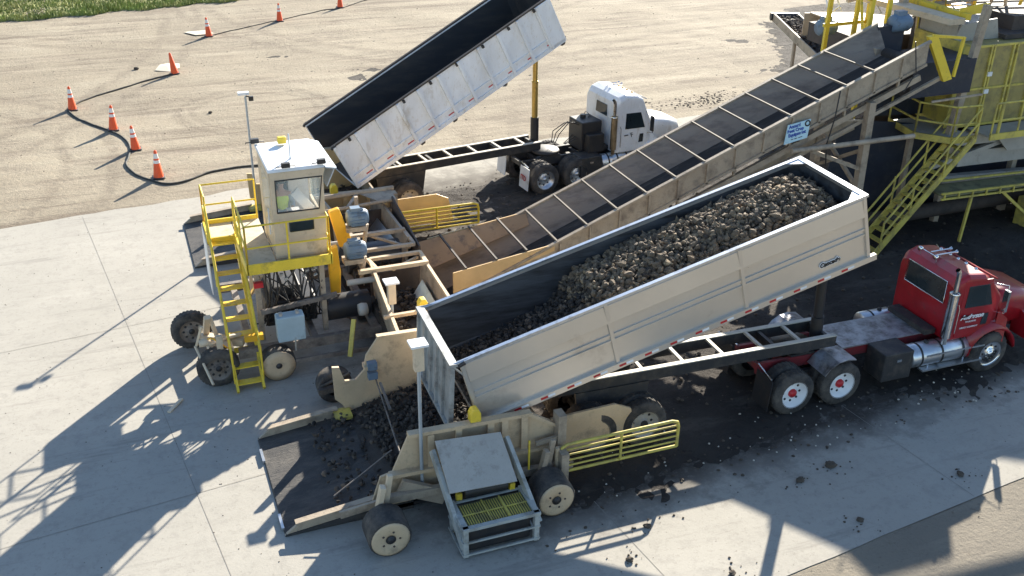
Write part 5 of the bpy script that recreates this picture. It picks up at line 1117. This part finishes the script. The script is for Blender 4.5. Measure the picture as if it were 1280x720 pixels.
# discharge head of the conveyor
q = MB(); q.box(19.9, 22.0, 21.5, 22.9, 4.25, 5.2); q.box(19.7, 20.6, 22.9, 23.2, 4.4, 5.9); q.build('chute', curtain, tw)
q = MB(); q.prism([(19.72, 6.05), (20.02, 6.06), (20.78, 4.86), (20.52, 4.80)], 21.0, 21.12); q.beam((19.9, 21.06, 6.06), (20.98, 21.06, 5.92), .05, .07); q.beam((20.96, 21.06, 5.95), (20.86, 21.06, 4.9), .07, .07, up=(1, 0, 0)); q.build('yellow_guard', yel, tw)
q = MB(); q.plate([(22.0, 25.9, 6.02), (21.3, 25.9, 6.02), (21.6, 22.3, 6.02), (22.1, 22.3, 6.02)], .16); q.build('sunlit_deck', cream, tw)
q = MB(); q.beam((22.35, 26.0, 6.1), (22.3, 22.4, 6.1), .18, .18); q.build('yellow_beam', yel, tw)
for x, y in ((19.9, 23.6), (20.5, 23.6), (20.9, 25.4), (21.5, 25.6), (19.9, 25.4)): q = MB(); q.beam((x, y, 2.8), (x + .05, y, 6.8), .10, .12, up=(1, 0, 0)); q.build('yellow_post', yel, tw)
q = MB()
for z in (5.4, 6.5): q.beam((19.8, 23.6, z), (21.6, 25.6, z), .08, .1); q.beam((19.8, 25.4, z), (21.6, 25.5, z), .08, .1)
q.beam((19.9, 23.6, 5), (20.9, 25.4, 6.6), .07, .07); q.build('post_bracing', yel, tw)
for (x, y, z) in ((20.15, 22.95, 5.95), (20.0, 25.9, 5.2)):
    q = MB(); q.lathe([(0, 0), (.2, 0), (.24, .06), (.24, .5), (.18, .6), (0, .6)], (x, y, z), 'x', 18); q.box(x + .1, x + .4, y - .1, y + .1, z + .2, z + .34); q.build('motor', motorb, tw)
q = MB(); rail(q, [(22.3, 24.3, 5.4), (23.2, 24.3, 5.9), (23.2, 26.2, 5.9), (24.4, 26.2, 5.9)], (.5, 1.0), .6); q.box(22.2, 24.5, 24.3, 26.2, 5.8, 5.88); q.plate([(22.2, 22.66, 6.05), (23.2, 22.66, 6.15), (23.2, 22.66, 6.4), (22.2, 22.66, 6.3)], .04); q.build('upper_rail', yel, tw)
q = MB(); q.beam((22.6, 24.8, 6.2), (28.5, 23.4, 7.2), .3, .34); q.beam((22.2, 27.5, 5.6), (28.5, 26.4, 6.9), .14, .18); q.beam((23.8, 27.2, 5.3), (24.2, 26.8, 7.4), .12, .12, up=(1, 0, 0)); q.beam((24.5, 28.5, 6.2), (29, 24.5, 5.0), .2, .2); q.build('girder', cream, tw)
q = MB(); q.box(22, 29, 26.5, 29, 4.0, 4.6); q.box(24, 29, 24.4, 26.4, 3.0, 5.6); q.build('rear_hopper', rustm, tw)
rr3 = random.Random(6)
for k in range(24): q = MB(); x = rr3.uniform(20, 26); y = rr3.uniform(24.3, 27); q.tube([(x, y, 5.9 + rr3.uniform(-.5, .2)), (x + rr3.uniform(-.5, .5), y + rr3.uniform(-.5, .5), 5.9 + rr3.uniform(-.6, .2))], .03, 5); q.build('pipe', white, tw)

pl = root('platform', 'yellow cornered platform with rails hanging at the head of the right-hand stairs', 'platform', (21.6, 21.9, 3.0))
q = MB(); pts = [(20.9, 23.2, 3.02), (20.72, 21.9, 3.02), (21.35, 21.15, 3.02), (22.15, 21.1, 3.02), (22.2, 23.2, 3.02)]; q.plate(pts, .04); q.plate([(22.62, 21.05, 3.02), (27.5, 21.05, 3.02), (27.5, 21.9, 3.02), (22.62, 21.9, 3.02)], .04); fl = q.build('deck', greyp, pl)
q = MB()
for a, b in zip(pts[:4], pts[1:4]): q.beam(a, b, .05, .18)
q.beam((22.62, 21.03, 3.02), (27.5, 21.03, 3.02), .05, .18); q.build('kick_plate', yel_d, fl)
rr_ = .032; q = MB(); rail(q, pts[:4], (.45, .95), .9); q.build('guard_rail', yel_d, pl)
q = MB(); rail(q, [(22.68, 21.08, 3.02), (27.5, 21.08, 3.02)], (.45, .95), 1.0); q.tube([(22.9, 21.06, 3.02), (22.9, 21.06, 3.97)], .05, 6); q.build('guard_rail', yel_d, pl)
stairs('long yellow stairs with double handrails above the red tractor, beside the dark curtains', (18.98, 20.73, .02), (22.05, 21.0, 3.05), (.10, .72, 0) if False else (.0, .72, 0), 14, yel_d, hh=.9)
wk = root('walkway', 'low dusty yellow grated walkway running right from the foot of the tower', 'walkway', (23.5, 21.0, 1.3))
q = MB(); q.plate([(20.95, 20.6, 1.62), (27, 20.7, .95 + .5), (27, 21.4, 1.45), (20.95, 21.4, 1.62)], .05); q.build('deck', green_g, wk)
q = MB()
for z in (0, -.16): q.beam((20.9, 20.6, 1.70 + z), (27, 20.7, 1.50 + z), .06, .05)
q.beam((20.9, 21.4, 1.74), (27, 21.4, 1.55), .06, .05)
for k in range(12): q.beam((21 + k * .5, 20.59, 1.70 - k * .0165), (21 + k * .5, 20.59, 1.52 - k * .0165), .04, .04, up=(1, 0, 0))
q.build('edge_rail', yel_d, wk)
q = MB(); q.beam((22.0, 20.7, .02), (22.1, 20.7, 1.5), .07, .07, up=(1, 0, 0)); q.build('support', yel_d, wk); q = MB(); q.beam((23.2, 20.7, 1.45), (25.0, 20.7, .1), .08, .08); q.box(24.6, 26.5, 20.3, 21.3, 0, .9); q.build('support', yel_d, wk)
q = MB(); q.box(23.2, 24.8, 24.6, 26.6, 7.2, 8.4); q.beam((22.6, 24.2, 8.4), (30, 24.2, 8.6), .2, .2); q.build('upper_shade_box', tan_d, tw)  # unseen box above the view, added to shade slab and verge
q = MB()
for x in (23.4, 24.6):
    for y in (24.8, 26.4): q.beam((x, y, 5.5), (x, y, 7.2), .14, .14, up=(1, 0, 0))
q.build('upper_frame', tan_d, tw)
# the rest of the machine, running on past the right edge of the view
bm = root('pile_boom', 'tan lattice boom carrying the beets away to the right', 'boom', (32, 22, 0))
q = MB()
for y in (21, 23.2):
    q.beam((27, y, 5.0), (44, y, 9.5), .2, .25); q.beam((27, y, 6.2), (44, y, 10.6), .15, .2)
    for k in range(10): x = 27 + k * 1.7; q.beam((x, y, 5.0 + .265 * (x - 27)), (x + .85, y, 6.3 + .26 * (x - 26.2)), .08, .08); q.beam((x + .85, y, 6.3 + .26 * (x - 26.2)), (x + 1.7, y, 5.0 + .265 * (x - 25.3)), .08, .08)
q.box(27, 31, 20.8, 23.4, 1.4, 5.6); q.build('truss', tan_d, bm)
q = MB()
for x in (28, 33):
    for y in (20.8, 23.4): q.beam((x, y, 0), (x, y, 6), .25, .25, up=(1, 0, 0))
q.build('support_leg', tan_d, bm)

# dirt conveyor reaching out on the far side
dc = root('dirt_conveyor', 'short tan side conveyor poking out over the sand at the top right', 'conveyor', (25.5, 33, 0))
D0 = Vector((23.9, 29.2, 2.7)); D1 = Vector((26.35, 36.4, 2.95)); dd = (D1 - D0); pv = Vector((dd.y, -dd.x, 0)).normalized()
q = MB()
for s in (-1, 1): q.beam(D0 + pv * .5 * s, D1 + pv * .5 * s, .05, .34)
for f in (.1, .5, .9): q.beam(D0 + dd * f - pv * .55 - Vector((0, 0, .1)), D0 + dd * f + pv * .55 - Vector((0, 0, .1)), .06, .08)
q.build('frame', tan_d, dc)
q = MB(); q.plate([D0 - pv * .45, D0 + pv * .45, D1 + pv * .45, D1 - pv * .45], .03); q.build('belt', belt, dc)
q = MB(); h0 = D0 + dd * .55; q.plate([D0 + pv * .6, h0 + pv * .7, h0 + pv * .7 + Vector((0, 0, 1.0)), D0 + pv * .6 + Vector((0, 0, 1.1))], .06); q.plate([h0 - pv * .3, h0 + pv * .7, h0 + pv * .7 + Vector((0, 0, 1.0)), h0 - pv * .3 + Vector((0, 0, 1.0))], .06); q.plate([h0 - pv * .1 + Vector((0, 0, 1.0)), h0 + pv * 1.7 + Vector((0, 0, 1.0)), D0 + dd * .45 + pv * 2.8 + Vector((0, 0, 1.05)), D0 + dd * .30 + pv * .6 + Vector((0, 0, 1.05))], .06); q.build('hood_plate', tan, dc)
q = MB(); q.tube([D1 - pv * .6, D1 + pv * .6], .16, 12); q.build('end_roller', black, dc)
for f in (.15, .6):
    for sgn in (-1, 1): q = MB(); q.beam(D0 + dd * f + pv * .4 * sgn - Vector((0, 0, 2.6)), D0 + dd * f + pv * .4 * sgn, .1, .1, up=(1, 0, 0)); q.build('leg', tan_d, dc)
rr = random.Random(31); m = MB()
for i in range(260):
    f = rr.random() * .95; p = D0 + dd * f + pv * rr.uniform(-.42, .42) + Vector((0, 0, .08 + rr.random() * .05)); blob(m, tuple(p), rr.uniform(.04, .09), i, .8)
tag(m.build('dirt_on_belt', mat('dark_dirt_lumps', (.07, .055, .045), .9, var=.4), world=True), 'dark lumps of dirt and beet scraps riding the side conveyor at top right', 'dirt', kind='stuff')
# beets on the main belt, thin stream

# ------------------------------------------------------------------ traffic cones, cable, cloth
def cone(x, y, label, bands, lean=(0, 0), rz=0, hh=.92):
    rt = root('traffic_cone', label, 'cone', (x, y, ground_h(x, y) + .01), rz, 'traffic cones beside the cable', world=False); rt.rotation_euler = (lean[0], lean[1], rz)
    q = MB(); k = hh / .92; q.lathe([(.165, .035), (.16, .05), (.045, .90 * k), (.03, .92 * k), (.02, .915 * k)], (0, 0, 0), 'z', 20, True); b = q.build('body', conem, rt)
    q = MB(); q.prism([(-.2, 0), (.2, 0), (.2, .035), (-.2, .035)], -.2, .2); q.build('base', black, rt, bevel=.02)
    for z0, z1 in bands:
        r = lambda z: .16 - (.115) * (z * k - .05) / (.85 * k) + .004
        q = MB(); q.lathe([(r(z0), z0 * k), (r(z1), z1 * k)], (0, 0, 0), 'z', 20, True); q.build('reflective_band', refl, rt)
two = ((.50, .60), (.66, .82)); 
cone(-1.74, 42.3, 'white-banded orange cone furthest left, at the bend of the cable', two)
cone(-.36, 39.15, 'white-banded orange cone second in the near curve, on the cable', two, (0, R(2)))
cone(.28, 36.65, 'white-banded orange cone with base tight against the S bend of cable', two, (0, R(-3)), hh=.86)
cone(.82, 33.55, 'white-banded orange cone nearest the camera, just above the concrete edge', two)
cone(2.42, 46.3, 'plain orange cone without bands, leaning beside a pale sack', (), (R(2), R(-7)))
cone(4.60, 52.9, 'white-banded orange cone at the bare scuffed patch, left of the two on the straight cable', two, (0, R(-3)))
cone(8.45, 55.15, 'white-banded orange cone furthest up the straight cable run', two)
cone(12.2, 57.6, 'orange cone at the top edge of the picture, cut off by it', ((.66, .82),))
def smooth(pts, n=6):
    out = []
    P_ = [Vector(p) for p in pts]
    for i in range(len(P_) - 1):
        a, b, c_, d = P_[max(i - 1, 0)], P_[i], P_[i + 1], P_[min(i + 2, len(P_) - 1)]
        for k in range(n):
            t = k / n; out.append(.5 * ((2 * b) + (-a + c_) * t + (2 * a - 5 * b + 4 * c_ - d) * t * t + (-a + 3 * b - 3 * c_ + d) * t ** 3))
    return out + [P_[-1]]
def cable(pts, r, label):
    p = smooth([(x, y, 0) for x, y in pts]); p = [Vector((v.x, v.y, ground_h(v.x, v.y) + r * .8)) for v in p]
    q = MB(); q.tube(p, r, 6); o = q.build('power_cable', cable_m, world=True); tag(o, label, 'cable')
cable([(2.3, 46.2), (1.42, 45.64), (.09, 44.56), (-1.2, 43.5), (-1.75, 42.7), (-1.91, 42.22), (-1.49, 40.81), (-.95, 39.82), (-.37, 38.84), (-.02, 37.88), (.1, 36.83), (0, 35.84), (-.11, 35.12), (.14, 34.08), (.59, 33.31), (1.05, 32.85), (1.67, 32.93), (2.49, 33.5), (3.75, 33.71), (5.2, 33.2)], .036, 'thick black cable winding past the cones to the hopper behind the cab')
cable([(4.2, 52.6), (4.76, 53.06), (6.69, 54.26), (8.4, 55.26), (10.94, 56.92), (12.19, 57.39), (14.14, 59.05), (18, 62)], .024, 'thin black cable running straight through the far cones to the top edge')
q = MB(); q.add([(1.65, 47.1, .02), (2.2, 46.7, .02), (2.7, 47.1, .05), (2.75, 47.8, .06), (2.25, 48.1, .03), (1.9, 47.8, .07), (2.2, 47.4, .10)], [(0, 1, 6), (1, 2, 6), (2, 3, 6), (3, 4, 6), (4, 5, 6), (5, 0, 6)]); o = q.build('sack', sackm, world=True, solid=.012); tag(o, 'crumpled pale sack lying open behind the leaning orange cone', 'sack')
q = MB(); q.add([(4.0, 53.2, .03), (4.9, 53.3, .02), (4.6, 54.1, .03), (3.5, 54.0, .03), (4.2, 53.7, .05)], [(0, 1, 4), (1, 2, 4), (2, 3, 4), (3, 0, 4)]); o = q.build('cloth', sackm, world=True, solid=.012); tag(o, 'flat pale cloth on the sand left of a banded cone', 'cloth')
q = MB(); q.beam((-.02, 19.35, .03), (.28, 19.75, .05), .07, .04); o = q.build('wood_offcut', cream, world=True); tag(o, 'short pale strip of wood on the shaded concrete left of the stairs foot', 'offcut')
# sheet of pale ground lit between the mud lanes, by the far gate
